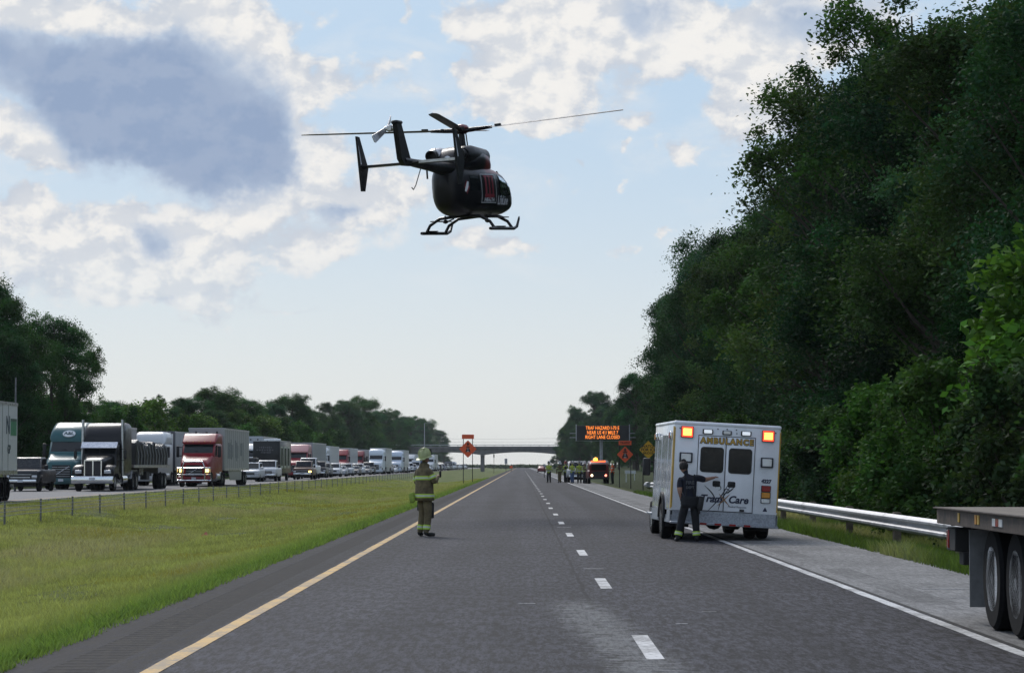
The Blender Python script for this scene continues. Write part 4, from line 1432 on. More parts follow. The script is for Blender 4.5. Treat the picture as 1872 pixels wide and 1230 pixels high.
def swirl(mb, pts, w, y):
    """a tapering brush stroke"""
    n = len(pts)
    L_, R_ = [], []
    for i in range(n):
        a, b = pts[max(i - 1, 0)], pts[min(i + 1, n - 1)]
        d = Vector((b[0] - a[0], b[1] - a[1])).normalized()
        h = w * math.sin(math.pi * (.06 + .90 * i / (n - 1)))
        L_.append((pts[i][0] - d.y * h, pts[i][1] + d.x * h)); R_.append((pts[i][0] + d.y * h, pts[i][1] - d.x * h))
    vs = [(p[0], y, p[1]) for p in L_ + R_] + [(p[0], y + .003, p[1]) for p in L_ + R_]
    fs = []
    for i in range(n - 1):
        fs += [(i, i + 1, n + i + 1, n + i), (2 * n + i, 3 * n + i, 3 * n + i + 1, 2 * n + i + 1)]
    mb.add(vs, fs)
cxs, czs = ax(.487), .89
mb = AB()
for (x0, z0, x1, z1, bw) in ((-.34, -.30, .10, .34, .05), (-.10, -.26, .16, .28, -.05), (-.42, .26, -.16, -.10, .06), (.02, .10, .22, .26, .03)):
    swirl(mb, [(cxs + x0 + (x1 - x0) * f + bw * math.sin(f * 3.1), czs + z0 + (z1 - z0) * f) for f in np.linspace(0, 1, 9)], .013, -.031)
for (x0, z0) in ((-.12, .22), (.06, .16)):
    swirl(mb, [(cxs + x0 + .06 * math.cos(t), czs + z0 + .05 * math.sin(t)) for t in np.linspace(-1.5, 3.3, 10)], .009, -.031)
mb.build("emblem", M_SEAM, amb)
mb = AB()
swirl(mb, [(cxs - .10 + .24 * f, czs + .10 - .26 * f) for f in np.linspace(0, 1, 7)], .014, -.032)
swirl(mb, [(cxs - .12 + .26 * f, czs - .16 + .26 * f) for f in np.linspace(0, 1, 7)], .014, -.0325)
mb.build("emblem", M_BROWN, amb)
mb = AB(); mb.box((ax(.665), -.03, .655), (.10, .03, .05), bev=.01); mb.build("latch", M_BLACK, amb)
mb = AB(); mb.prism([(ax(.884) - .05, .66), (ax(.884) + .05, .66), (ax(.884) + .02, .72), (ax(.884), .75), (ax(.884) - .02, .72)], -.006, -.001, 'y'); mb.build("emblem", M_NAVY, amb)
# left side: doors, lamps, fender
mb = AB()
for (y0, y1, z0, z1) in ((.32, 1.0, .62, 2.20), (1.08, 2.35, 1.05, 2.20), (2.42, 3.25, .62, 2.20), (3.32, 3.95, .62, 2.20)):
    for s in (-1, 1):
        mb.box((s * (W / 2 + .006), (y0 + y1) / 2, (z0 + z1) / 2), (.014, y1 - y0, z1 - z0), bev=.005)
mb.build_each("side_door", M_AMBSIDE, amb)
for y, m_ in ((.42, M_REDLENS), (3.55, M_AMBER), (3.0, M_SCENE)):
    for s in (-1, 1):
        mb = AB(); mb.box((s * (W / 2 + .03), y, 2.18), (.06, .24, .17), bev=.02); o = mb.build("warning_light", M_CHROME, amb)
        mb = AB(); mb.box((s * (W / 2 + .063), y, 2.18), (.012, .18, .12)); mb.build("lens", m_, o)
mb = AB()
for s in (-1, 1):
    pts = [(y, z) for (y, z) in [(1.72 + .56 * math.cos(R(a)), .40 + .56 * math.sin(R(a))) for a in range(0, 181, 15)]]
    inn = [(1.72 + .47 * math.cos(R(a)), .40 + .47 * math.sin(R(a))) for a in range(180, -1, -15)]
    mb.prism(pts + inn, s * (W / 2 + .002) - (.0 if s > 0 else .05), s * (W / 2 + .002) + (.05 if s > 0 else 0.0), 'x')
mb.build_each("wheel_arch", M_BLACK, amb)
mb = AB()
for s in (-1, 1):
    mb.prism([(1.72 + .47 * math.cos(R(a)), .40 + .47 * math.sin(R(a))) for a in range(0, 181, 15)], s * (W / 2) - .004, s * (W / 2) + .004, 'x')
mb.build_each("wheel_well", M_DARK, amb)
# cab ahead of the box
mb = AB()
cabr = []
for (y, w, z0, z1) in ((4.05, 1.92, .42, 2.10), (4.9, 1.92, .42, 2.12), (5.3, 1.88, .42, 1.98), (5.75, 1.82, .42, 1.36), (6.5, 1.72, .45, 1.20), (6.75, 1.6, .5, 1.05)):
    cabr.append([(p[0], y, p[1]) for p in rrect(w, z1 - z0, .12, 3, 0, (z0 + z1) / 2)])
mb.loft(cabr); mb.build("cab", M_AMBW, amb)
for s in (-1, 1):
    mb = AB(); mb.prism([(4.2, 1.35), (5.2, 1.35), (5.05, 1.95), (4.2, 1.98)], s * .965 - .006, s * .965 + .006, 'x'); mb.build("cab_window", M_GLASS, amb)
    mb = AB(); mb.box((s * 1.22, 5.05, 1.50), (.18, .12, .40), bev=.03, seg=2); mb.tube([(s * .95, 5.05, 1.62), (s * 1.22, 5.06, 1.62)], .022, 6); mb.tube([(s * .95, 5.05, 1.40), (s * 1.22, 5.06, 1.40)], .022, 6); mb.build("mirror", M_BLACK, amb)
    mb = AB(); mb.box((s * 1.06, 4.5, .44), (.22, 1.1, .05), bev=.01); mb.build("running_board", M_PLATE_AL, amb)
mb = MB(); mb.box((0, 3.3, .46), (.9, 6.3, .22)); mb.lathe([(.12, -.16), (.19, -.1), (.19, .1), (.12, .16)], (0, 1.72, .38), 'y', 12); mb.tube([(-.9, 1.72, .38), (.9, 1.72, .38)], .07, 8); mb.box((.25, .5, .35), (.30, .4, .25), bev=.04); mb.build("chassis", M_DARK, amb)
def wheel(parent, x, y, r, w, side, z=None, dual=False, name="wheel", rimm=None, dish=.06, holes=False):
    """side: +1 outer face towards +x"""
    z = r if z is None else z
    mb = MB()
    for k in range(2 if dual else 1):
        xc = x - side * k * (w + .05)
        mb.lathe([(r * .62, -w / 2), (r * .93, -w / 2), (r, -w / 2 + w * .14), (r, w / 2 - w * .14), (r * .93, w / 2), (r * .62, w / 2)], (xc, y, z), 'x', 24, smooth=True)
    o = mb.build(name, M_RUBBER, parent)
    mb = MB()
    f = x + side * w / 2
    d = side
    mb.lathe([(r * .63, 0), (r * .60, -d * .01), (r * .55, -d * dish), (r * .30, -d * dish * .9), (r * .26, -d * .01), (r * .12, 0), (.01, .0)], (f, y, z), 'x', 20, smooth=True)
    mb.build("rim", rimm or M_ALU, o)
    return o
for s in (-1, 1):
    wheel(amb, s * 1.06, 1.72, .385, .22, s, dual=True)
    wheel(amb, s * .86, 5.9, .385, .24, s)
mb = AB()
for s in (-1, 1):
    mb.box((s * .86, 1.18, .40), (.50, .02, .36))
mb.build_each("mud_flap", M_BLACK, amb)

# ------------------------------------------------------------------ flatbed trailer at the right edge
fb = thing("flatbed_trailer", "empty flatbed trailer with tandem wheels jutting in at the right edge of the road", "trailer", (4.42, 27.4, 0), (0, 0, R(-.35)))
M_DECK = mat("weathered_deck", (.15, .125, .10), .85, var=.35, scale=3, bump=.3)
M_RUSTY = mat("rusty_side_rail", (.078, .058, .046), .75, var=.6, scale=5, bump=.2)
mb = MB()
for i in range(9):
    mb.box((.03 + .28 * (i + .5), -7.0, 1.140), (.275, 13.96, .035))
mb.build("deck", M_DECK, fb)
mb = MB()
mb.box((0.02, -7.0, 1.07), (.05, 14.0, .17), bev=.008); mb.box((2.53, -7.0, 1.07), (.05, 14.0, .17), bev=.008)
mb.box((1.27, -.03, 1.07), (2.5, .06, .17)); mb.box((.0, -7, 1.152), (.09, 14.0, .012))
mb.build("side_rail", M_RUSTY, fb)
mb = MB()
for x in (.75, 1.8):
    mb.box((x, -7.0, .86), (.14, 13.6, .32))
for k in range(14):
    mb.box((1.27, -.5 - k, 1.02), (2.4, .08, .10))
mb.box((.6, -2.9, .62), (.5, 2.2, .3))
mb.build("frame", M_DARK, fb)
mb = MB()
mb.box((.20, -.45, .83), (.26, .55, .24), bev=.01); mb.box((.24, -.62, .64), (.18, .26, .14), bev=.01); mb.box((.28, -.8, .90), (.10, .12, .42))
lb = mb.build("lamp_bracket", M_DARK, fb)
mb = MB(); mb.box((.072, -.30, .83), (.03, .12, .19), bev=.01); mb.box((.20, -.168, .83), (.22, .02, .19)); mb.build("tail_light", M_REDLENS, lb)
for y, m_ in ((-1.45, M_GOLD), (-2.45, M_AMBER), (-2.60, M_GOLD)):
    mb = MB(); mb.box((-.008, y, 1.075), (.012, .09, .09)); mb.build("reflector", m_, fb)
for k in range(3):
    mb = MB(); mb.box((-.008, -3.45 - .17 * k, 1.07), (.012, .165, .07)); mb.build("reflector", M_REDLENS if k % 2 else M_WHITE, fb)
mb = MB(); mb.box((.42, -1.30, .56), (.60, .025, .78)); mb.build("mud_flap", mat("grey_mud_flap", (.19, .195, .20), .8, var=.2), fb)
for y in (-2.30, -3.55):
    for s, x in ((-1, .29), (1, 2.25)):
        wheel(fb, x, y, .50, .25, s, dual=True, dish=.05, rimm=mat("polished_aluminium", (.84, .85, .87), .45, metal=.05, var=.08))
    mb = MB(); mb.tube([(.5, y, .5), (2.0, y, .5)], .07, 10); mb.build("axle", M_DARK, fb)
mb = MB()
for s in (0, 1):
    mb.box((.65 + s * 1.25, -11.2, .5), (.12, .12, 1.0)); mb.box((.65 + s * 1.25, -11.2, .02), (.26, .30, .04))
mb.build_each("landing_leg", M_DARK, fb)
# ------------------------------------------------------------------ people
M_SKIN = mat("skin", (.36, .20, .14), .55, var=.1)
M_HAIR = mat("dark_hair", (.018, .014, .012), .7, var=.3, scale=40, bump=.4)
M_TURN = mat("khaki_turnout", (.135, .108, .058), .9, var=.35, scale=9, bump=.6, bscale=24)
M_TURNB = mat("tan_turnout", (.15, .115, .065), .9, var=.35, scale=9, bump=.5)
M_LIME = mat("lime_reflective", (.42, .62, .06), .5, var=.1)
M_SILVER = mat("silver_reflective", (.55, .58, .55), .4, var=.1)
M_BOOT = mat("black_boot", (.014, .014, .014), .6, var=.3)
M_NAVYS = mat("navy_shirt", (.012, .014, .026), .9, var=.3, scale=10, bump=.4)
M_NAVYT = mat("black_trousers", (.013, .014, .017), .9, var=.35, scale=10, bump=.5)
M_HIVIS = mat("hi_vis_yellow", (.36, .44, .05), .8, var=.2, scale=8, bump=.3)
M_HIVISO = mat("hi_vis_orange", (.75, .12, .02), .8, var=.2, scale=8, bump=.3)
M_JEAN = mat("blue_jeans", (.06, .10, .20), .9, var=.2)
M_HELW = mat("white_helmet", (.62, .63, .62), .4)
M_HELY = mat("lime_helmet", (.43, .47, .23), .45, var=.15)
M_HELR = mat("red_helmet", (.45, .10, .08), .4)
def skinned(nodes, bones, mats_of, sub=1):
    """nodes: name -> (pos, rx, ry); bones: (a, b, material index); one continuous surface"""
    names = list(nodes)
    ix = {n: i for i, n in enumerate(names)}
    me = bpy.data.meshes.new("figure")
    me.from_pydata([nodes[n][0] for n in names], [(ix[a], ix[b]) for a, b, _ in bones], [])
    ob = bpy.data.objects.new("figure", me)
    COL.objects.link(ob)
    md = ob.modifiers.new("skin", 'SKIN')
    md.use_smooth_shade = True
    md.branch_smoothing = .6
    for i, n in enumerate(names):
        sv = me.skin_vertices[0].data[i]
        sv.radius = (nodes[n][1], nodes[n][2])
        sv.use_root = (i == 0)
    if sub:
        s = ob.modifiers.new("sub", 'SUBSURF')
        s.levels = s.render_levels = sub
    dg = bpy.context.evaluated_depsgraph_get()
    out = bpy.data.meshes.new_from_object(ob.evaluated_get(dg))
    bpy.data.objects.remove(ob)
    bpy.data.meshes.remove(me)
    out.materials.clear()
    for m in mats_of:
        out.materials.append(m)
    A = np.array([nodes[a][0] for a, b, _ in bones]); B = np.array([nodes[b][0] for a, b, _ in bones])
    rad = np.array([(nodes[a][1] + nodes[b][1]) / 2 for a, b, _ in bones])
    mi = np.array([m for _, _, m in bones])
    idx = []
    for p in out.polygons:
        c = np.array(p.center)
        d = B - A
        t = np.clip(((c - A) * d).sum(1) / np.maximum((d * d).sum(1), 1e-9), 0, 1)
        dist = np.linalg.norm(A + d * t[:, None] - c, axis=1) - rad
        idx.append(int(mi[dist.argmin()]))
    out.polygons.foreach_set('material_index', idx)
    out.polygons.foreach_set('use_smooth', [True] * len(idx))
    out.update()
    return out
def hand_nodes(nodes, bones, key, w, d, up, m, curl=.5, s=1.0):
    """five fingers on a palm: w wrist, d direction, up the back of the hand"""
    w, d, up = Vector(w), Vector(d).normalized(), Vector(up).normalized()
    side = d.cross(up).normalized()
    palm = w + d * .075 * s
    nodes[key + "palm"] = (tuple(palm), .036 * s, .022 * s)
    bones.append((key + "wrist", key + "palm", m))
    for i, (off, ln) in enumerate(((-.030, .062), (-.010, .074), (.010, .070), (.030, .055))):
        k = palm + side * off * s + d * .030 * s
        e1 = k + (d * math.cos(curl * .6) - up * math.sin(curl * .6)) * ln * .5 * s
        e2 = e1 + (d * math.cos(curl * 1.5) - up * math.sin(curl * 1.5)) * ln * .5 * s
        for n, p, r_ in (("k", k, .0100), ("m", e1, .0090), ("t", e2, .0075)):
            nodes[f"{key}f{i}{n}"] = (tuple(p), r_ * s, r_ * s)
        bones += [(key + "palm", f"{key}f{i}k", m), (f"{key}f{i}k", f"{key}f{i}m", m), (f"{key}f{i}m", f"{key}f{i}t", m)]
    th = w + d * .040 * s - side * .034 * s
    t2 = th + (d * .8 - side * .6 - up * .3).normalized() * .042 * s
    nodes[key + "th1"] = (tuple(th), .0115 * s, .0115 * s); nodes[key + "th2"] = (tuple(t2), .0085 * s, .0085 * s)
    bones += [(key + "palm", key + "th1", m), (key + "th1", key + "th2", m)]
def person(name, label, loc, rz, J, bulk, mats_, zones, group=None, sub=1, hands=True, scale=1.0):
    """J: joint positions; zones: material index for torso, upper arm, forearm, hand, thigh, shin, boot, head"""
    zt, zu, zf, zh, zl, zs, zb, zhd = zones
    k = bulk
    o = thing(name, label, "person", loc, (0, 0, rz), group, scale)
    n = {"pelvis": (J["pelvis"], .155 * k, .115 * k), "waist": (J["waist"], .150 * k, .110 * k), "chest": (J["chest"], .172 * k, .120 * k), "collar": (J["collar"], .120 * k, .085 * k),
         "neck": (J["neck"], .056, .056), "jaw": (J["jaw"], .066, .074), "head": (J["head"], .078, .096), "crown": (J["crown"], .058, .070)}
    b = [("pelvis", "waist", zt), ("waist", "chest", zt), ("chest", "collar", zt), ("collar", "neck", zt), ("neck", "jaw", zhd), ("jaw", "head", zhd), ("head", "crown", zhd)]
    hd = (Vector(J["head"]) - Vector(J["jaw"])).normalized()
    fw = Vector(J.get("gaze", (0, 1, 0))).normalized()
    sd = fw.cross(hd).normalized()
    nose = Vector(J["jaw"]) * .45 + Vector(J["head"]) * .55 + fw * .098
    n["nose"] = (tuple(nose), .014, .014); b.append(("head", "nose", zhd))
    for s, e in ((-1, "l"), (1, "r")):
        ear = Vector(J["jaw"]) * .4 + Vector(J["head"]) * .6 + sd * s * .084
        n["ear" + e] = (tuple(ear), .012, .022); b.append(("head", "ear" + e, zhd))
        n[e + "sh"] = (J[e + "sh"], .066 * k, .062 * k); n[e + "el"] = (J[e + "el"], .050 * k, .050 * k); n[e + "wrist"] = (J[e + "wr"], .034 * (k if zf != zh else 1), .030 * (k if zf != zh else 1))
        mid = Vector(J[e + "el"]) * .65 + Vector(J[e + "wr"]) * .35
        n[e + "fa"] = (tuple(mid), .046 * (k if zf != zh else 1), .044 * (k if zf != zh else 1))
        slv = Vector(J[e + "sh"]) * .40 + Vector(J[e + "el"]) * .60
        bare = zf == zh
        n[e + "slv"] = (tuple(slv), (.066 if bare else .058) * k, (.064 if bare else .058) * k)
        b += [("collar", e + "sh", zt), (e + "sh", e + "slv", zu), (e + "slv", e + "el", zf if bare else zu), (e + "el", e + "fa", zf), (e + "fa", e + "wrist", zf)]
        n[e + "hip"] = (J[e + "hip"], .098 * k, .100 * k); n[e + "kn"] = (J[e + "kn"], .068 * k, .070 * k); n[e + "an"] = (J[e + "an"], .056 * k, .058 * k)
        calf = Vector(J[e + "kn"]) * .68 + Vector(J[e + "an"]) * .32
        n[e + "calf"] = (tuple(calf), .068 * k, .072 * k)
        n[e + "heel"] = (J[e + "he"], .050, .045); n[e + "ball"] = (J[e + "ba"], .050, .040); n[e + "toe"] = (J[e + "to"], .040, .032)
        b += [("pelvis", e + "hip", zl), (e + "hip", e + "kn", zl), (e + "kn", e + "calf", zs), (e + "calf", e + "an", zs), (e + "an", e + "heel", zb), (e + "heel", e + "ball", zb), (e + "ball", e + "toe", zb)]
        if hands:
            d = Vector(J[e + "wr"]) - Vector(J[e + "el"])
            hand_nodes(n, b, e, J[e + "wr"], J.get(e + "hd", d), J.get(e + "hu", (0, 0, 1) if abs(d.normalized().z) < .8 else (-1 if e == "r" else 1, 0, 0)), zh, J.get(e + "curl", .5))
        else:
            d = (Vector(J[e + "wr"]) - Vector(J[e + "el"])).normalized()
            n[e + "palm"] = (tuple(Vector(J[e + "wr"]) + d * .10), .036, .028); b.append((e + "wrist", e + "palm", zh))
    me = skinned(n, b, mats_, sub)
    body = link("body", me, o)
    ey = MB()
    for s in (-1, 1):
        p = Vector(J["jaw"]) * .25 + Vector(J["head"]) * .75 + fw * .084 + sd * s * .031
        ey.lathe([(.001, -.010), (.009, -.006), (.012, 0), (.009, .006), (.001, .010)], p, 'z', 8)
    ey.build("eyes", M_BLACK, o)
    mo = MB()
    p = Vector(J["jaw"]) * .85 + Vector(J["head"]) * .15 + fw * .074
    mo.tube([p - sd * .022, p + fw * .004, p + sd * .022], .006, 6); mo.build("mouth", mat("lips", (.24, .09, .08), .5), o)
    return o
def stand(w=.0, aL=None, aR=None, gaze=(0, 1, 0), foot=.11, turn=0.0):
    J = dict(pelvis=(0, 0, .93), waist=(0, -.01, 1.08), chest=(0, -.01, 1.27), collar=(0, -.02, 1.42), neck=(0, 0, 1.50), jaw=(0, .02, 1.575), head=(0, .015, 1.665), crown=(0, .0, 1.745), gaze=gaze,
             lsh=(-.19, -.02, 1.40), rsh=(.19, -.02, 1.40), lhip=(-.095, 0, .86), rhip=(.095, 0, .86), lkn=(-foot, .03, .48), rkn=(foot, .03, .48), lan=(-foot - .01, -.02, .12), ran=(foot + .01, -.02, .12),
             lhe=(-foot - .01, -.05, .05), rhe=(foot + .01, -.05, .05), lba=(-foot - .02, .10, .042), rba=(foot + .02, .10, .042), lto=(-foot - .03, .19, .036), rto=(foot + .03, .19, .036))
    poses = {"down": ((.26, -.04, 1.12), (.27, .03, .87)), "folded": ((.29, .02, 1.13), (.05, .20, 1.16)), "hip": ((.36, -.08, 1.15), (.20, .08, 1.02)),
             "up": ((.27, .10, 1.14), (.12, .22, 1.40)), "pocket": ((.30, -.08, 1.13), (.19, .06, .90)), "fwd": ((.25, .12, 1.14), (.16, .38, 1.12))}
    for e, s, p in (("l", -1, aL or "down"), ("r", 1, aR or "down")):
        el, wr = poses[p]
        J[e + "el"] = (s * el[0], el[1], el[2]); J[e + "wr"] = (s * wr[0], wr[1], wr[2])
    return J
def helmet(parent, J, m, brim=1.0, tilt=0.0, fire=True, name="helmet"):
    h = Vector(J["head"]); c = Vector(J["crown"])
    up = (c - h).normalized()
    fw = Vector(J.get("gaze", (0, 1, 0))).normalized()
    fw = (fw - up * fw.dot(up)).normalized()
    sd = fw.cross(up)
    M3 = Matrix((sd, fw, up)).transposed().to_4x4()
    mb = MB()
    mb.M = T(h + up * .015) @ M3
    n = 24
    def ring(rx, ry, z, dy=0.0, lift=0.0):
        return [(rx * math.cos(2 * math.pi * k / n), dy + ry * math.sin(2 * math.pi * k / n), z + lift * abs(math.cos(2 * math.pi * k / n)) - (.035 if math.sin(2 * math.pi * k / n) < -.5 and fire else 0) * brim) for k in range(n)]
    b = .055 * brim
    mb.loft([ring(.118 + b, .140 + b * 1.35, -.012, -.02), ring(.121 + b, .143 + b * 1.35, .0, -.02), ring(.122, .140, .022), ring(.125, .143, .05), ring(.118, .134, .10), ring(.094, .108, .15), ring(.055, .062, .182), ring(.012, .014, .192)], 0)
    o = mb.build(name, m, parent)
    if fire:
        mb = MB(); mb.M = T(h + up * .015) @ M3
        for a in range(0, 180, 45):
            ca, sa = math.cos(R(a)), math.sin(R(a))
            mb.tube([(ca * .128 * q, sa * .146 * q, zz) for q, zz in ((1, .05), (.95, .10), (.76, .155), (.45, .190), (0, .203), (-.45, .190), (-.76, .155), (-.95, .10), (-1, .05))], .010, 5)
        mb.build("helmet_ridge", m, o)
        mb = MB(); mb.M = T(h + up * .015) @ M3
        mb.box((0, .155, .09), (.11, .012, .13), bev=.004); mb.build("front_shield", M_BLACK, o)
    return o
def band(parent, a, b, r, w, f, m=None, name="reflective_band", ry=None, up=None):
    """a ring of tape round the limb from a to b at fraction f"""
    a, b = Vector(a), Vector(b)
    d = (b - a).normalized()
    c = a + (b - a) * f
    x = d.cross(Vector(up or (0, 1, 0))).normalized(); y = d.cross(x).normalized()
    ry = ry or r
    mb = MB()
    n = 16
    def ring(off, k): return [tuple(c + d * off + x * r * k * math.cos(2 * math.pi * i / n) + y * ry * k * math.sin(2 * math.pi * i / n)) for i in range(n)]
    mb.loft([ring(-w / 2, 1), ring(-w * .17, 1.01)], 0, cap=False); mb.loft([ring(-w * .17, 1.012), ring(w * .17, 1.012)], 1, cap=False); mb.loft([ring(w * .17, 1.01), ring(w / 2, 1)], 0, cap=False)
    return mb.build(name, [m or M_LIME, M_SILVER], parent, fixn=False)

# the firefighter in front, seen from behind, turned a little to the right, one hand up near his face
FY = 58.2
fp = at(776, 979, FY)
J = stand(aL="up", aR="up", gaze=(.0, 1, .12), foot=.10)
J.update(lel=(-.31, .00, 1.12), lwr=(-.10, .27, 1.15), rel=(.29, .06, 1.14), rwr=(.09, .29, 1.26), lcurl=1.1, rcurl=1.2, lto=(-.26, .12, .036), lba=(-.19, .07, .042))
ff = person("person", "firefighter in khaki turnout gear and pale lime helmet standing by the yellow line", (fp.x, FY, 0), R(-52), J, 1.25,
            [M_TURN, M_SKIN, M_BOOT, mat("dark_hood", (.02, .02, .02), .9)], (0, 0, 0, 1, 0, 0, 2, 1), sub=2, scale=1.06)
helmet(ff, J, M_HELY, .72)
mb = MB()                                     # the coat: flared skirt over the trousers, with a collar
def oval(z, rx, ry, cy=0.0, n=20, wv=0.0):
    return [(rx * math.cos(2 * math.pi * k / n) * (1 + wv * math.sin(5 * 2 * math.pi * k / n)), cy + ry * math.sin(2 * math.pi * k / n), z) for k in range(n)]
mb.loft([oval(.76, .245, .20, 0, wv=.02), oval(.84, .238, .192, 0, wv=.015), oval(.98, .228, .180), oval(1.12, .225, .175), oval(1.26, .225, .170), oval(1.38, .205, .150, -.01), oval(1.45, .13, .115, -.01), oval(1.54, .098, .095, 0), oval(1.545, .085, .082, 0)], cap=False)
coat = mb.build("coat", M_TURN, ff)
md = coat.modifiers.new("thickness", 'SOLIDIFY'); md.thickness = .012
for (z, rx, ry) in ((.86, .244, .198), (1.24, .232, .177)):
    band(coat, (0, 0, z - .1), (0, 0, z + .1), rx, .085, .5, ry=ry)
band(ff, J["lsh"], J["lel"], .082, .085, .62); band(ff, J["rsh"], J["rel"], .082, .085, .55)
for e in "lr":
    band(ff, J[e + "kn"], J[e + "an"], .080, .10, .80)
mb = MB(); mb.box((.02, 0, 0), (.15, .10, .02), bev=.01)
mb = MB()                                     # lime pouch slung on the left hip, dark leg pockets
mb.M = T((-.14, -.22, .82)) @ Matrix.Rotation(R(-12), 4, 'Y')
mb.box((0, 0, 0), (.16, .07, .22), bev=.03, seg=2); mb.build("pouch", mat("lime_cloth", (.26, .36, .05), .8, var=.3), ff)
mb = MB()
mb.box((-.20, .05, .64), (.05, .17, .20), bev=.02, seg=2); mb.box((.10, .11, .55), (.16, .06, .34), bev=.02); mb.build("leg_pocket", M_BLACK, ff)
mb = MB(); mb.box((.06, .375, 1.32), (.055, .035, .14), bev=.01); mb.tube([(.075, .375, 1.38), (.075, .375, 1.50)], .007, 5)
rd = mb.build("radio", M_BLACK); rd.parent = None
rd.matrix_world = T((fp.x, FY, 0)) @ Matrix.Rotation(R(-52), 4, 'Z') @ Matrix.Scale(1.06, 4)
tag(rd, "black handheld radio held at the chest of the firefighter by the yellow line", "radio")

# the man leaning on the ambulance's door
px_ = 54.25
mp = at(1256, 988, px_)
J = dict(pelvis=(.05, 0, .86), waist=(.04, .02, 1.00), chest=(.05, .05, 1.19), collar=(.05, .06, 1.34), neck=(-.005, .08, 1.42), jaw=(-.05, .11, 1.475), head=(-.07, .11, 1.565), crown=(-.085, .10, 1.64), gaze=(-.1, 1, -.25),
         lsh=(-.145, .05, 1.31), rsh=(.25, .10, 1.33), lel=(-.155, -.01, 1.05), lwr=(-.115, .06, .84), rel=(.38, .26, 1.29), rwr=(.58, .42, 1.335), rhd=(.55, .75, .12), rhu=(.0, -.5, .86), rcurl=.15,
         lhip=(-.04, 0, .80), rhip=(.14, 0, .80), lkn=(-.12, .05, .45), rkn=(.17, .03, .45), lan=(-.20, 0, .12), ran=(.19, -.01, .12), lhe=(-.20, -.04, .05), rhe=(.19, -.05, .05),
         lba=(-.23, .10, .042), rba=(.21, .10, .042), lto=(-.25, .18, .036), rto=(.22, .19, .036))
man = person("person", "man in navy T-shirt and dark fire trousers reaching one bare arm to the ambulance door", (mp.x, px_, 0), 0, J, 1.20,
             [M_NAVYS, M_SKIN, M_NAVYT, M_BOOT], (0, 0, 1, 1, 2, 2, 3, 1), sub=2)
mb = MB()
hc = Vector(J["head"])
mb.loft([[(hc.x + rx * math.cos(2 * math.pi * k / 16), hc.y - .012 + ry * math.sin(2 * math.pi * k / 16), hc.z + z + (.05 if math.sin(2 * math.pi * k / 16) > .4 else 0)) for k in range(16)] for (rx, ry, z) in ((.080, .092, -.055), (.094, .108, -.01), (.096, .110, .04), (.080, .092, .085), (.045, .05, .11), (.01, .01, .118))])
mb.build("hair", M_HAIR, man)
for e in "lr":
    band(man, J[e + "kn"], J[e + "an"], .082, .085, .86)
mb = MB()
mb.loft([oval(.70, .185, .150, .0, 18), oval(.80, .195, .152, 0, 18), oval(.90, .185, .145, 0, 18), oval(.95, .178, .138, .01, 18)], cap=False)
for i, v in enumerate(mb.v):
    mb.v[i] = (v[0] + .05, v[1], v[2])
sk = mb.build("trouser_waist", M_NAVYT, man); md = sk.modifiers.new("thickness", 'SOLIDIFY'); md.thickness = .01
mb = MB()                                     # braces over the shirt
for s in (-1, 1):
    mb.tube([(.05 + s * .09, -.12, .94), (.05 + s * .07, -.098, 1.10), (.05 + s * .06, -.085, 1.25), (.05 + s * .10, -.015, 1.40)], .018, 5)
mb.build("braces", M_NAVYT, man)
mb = MB(); text_mb(mb, "FIRE", .10, T((.05, -.108, 1.23)) @ Matrix.Rotation(R(7), 4, 'X'), .004, bold=.002); text_mb(mb, "DEPT", .075, T((.05, -.112, 1.13)) @ Matrix.Rotation(R(5), 4, 'X'), .004, bold=.002); mb.build_each("lettering", mat("faded_print", (.12, .125, .14), .8), man)
mb = MB(); mb.M = T((.27, .0, .80)) @ Matrix.Rotation(R(10), 4, 'Y'); mb.box((0, 0, 0), (.13, .22, .30), bev=.04, seg=2); mb.box((0, -.06, -.17), (.05, .08, .14), bev=.02); mb.build("glove_bag", M_BLACK, man)

# the crew by the fire vehicle, further on
def crew(px, feet, label, coat, legs_, helm, J, rz, Y=None, group=None, sub=1, tall=1.06, bulk=1.32, vest=None):
    Y = Y or 1.6 * 4700 / (feet - 850)
    p = at(px, feet, Y)
    o = person("person", label, (p.x, Y, 0), rz, J, bulk, [coat, M_SKIN, legs_, M_BOOT], (0, 0, 0, 1, 2, 2, 3, 1), sub=sub, hands=True, scale=tall)
    if helm:
        helmet(o, J, helm, .8)
    return o
def rings_(o, J, m=None):
    band(o, (0, 0, .9), (0, 0, 1.2), .236, .07, .45, m or M_SILVER, ry=.178)
    for e in "lr":
        band(o, J[e + "sh"], J[e + "el"], .092, .06, .6, m or M_SILVER)
Jc = stand(aL="folded", aR="folded"); o = crew(1003.5, 882, "man in yellow jacket and black trousers, leftmost of the four standing in the right lane", M_HIVIS, M_NAVYT, M_HELW, Jc, R(160)); rings_(o, Jc)
Jc = stand(aL="down", aR="pocket", foot=.07); o = crew(1023, 882, "man in olive turnout coat and trousers, second of the four standing in the right lane", M_TURN, M_TURN, M_HELW, Jc, R(20)); rings_(o, Jc, M_LIME)
Jc = stand(aL="hip", aR="folded", foot=.08); o = crew(1034, 881.5, "man in yellow jacket and reddish helmet, third of the four standing in the right lane", M_HIVIS, M_NAVYT, M_HELR, Jc, R(190)); rings_(o, Jc)
Jc = stand(aL="folded", aR="up", foot=.08); o = crew(1046, 883, "man in yellow jacket and blue jeans, rightmost of the four standing in the right lane", M_HIVIS, M_JEAN, M_HELW, Jc, R(140)); rings_(o, Jc)
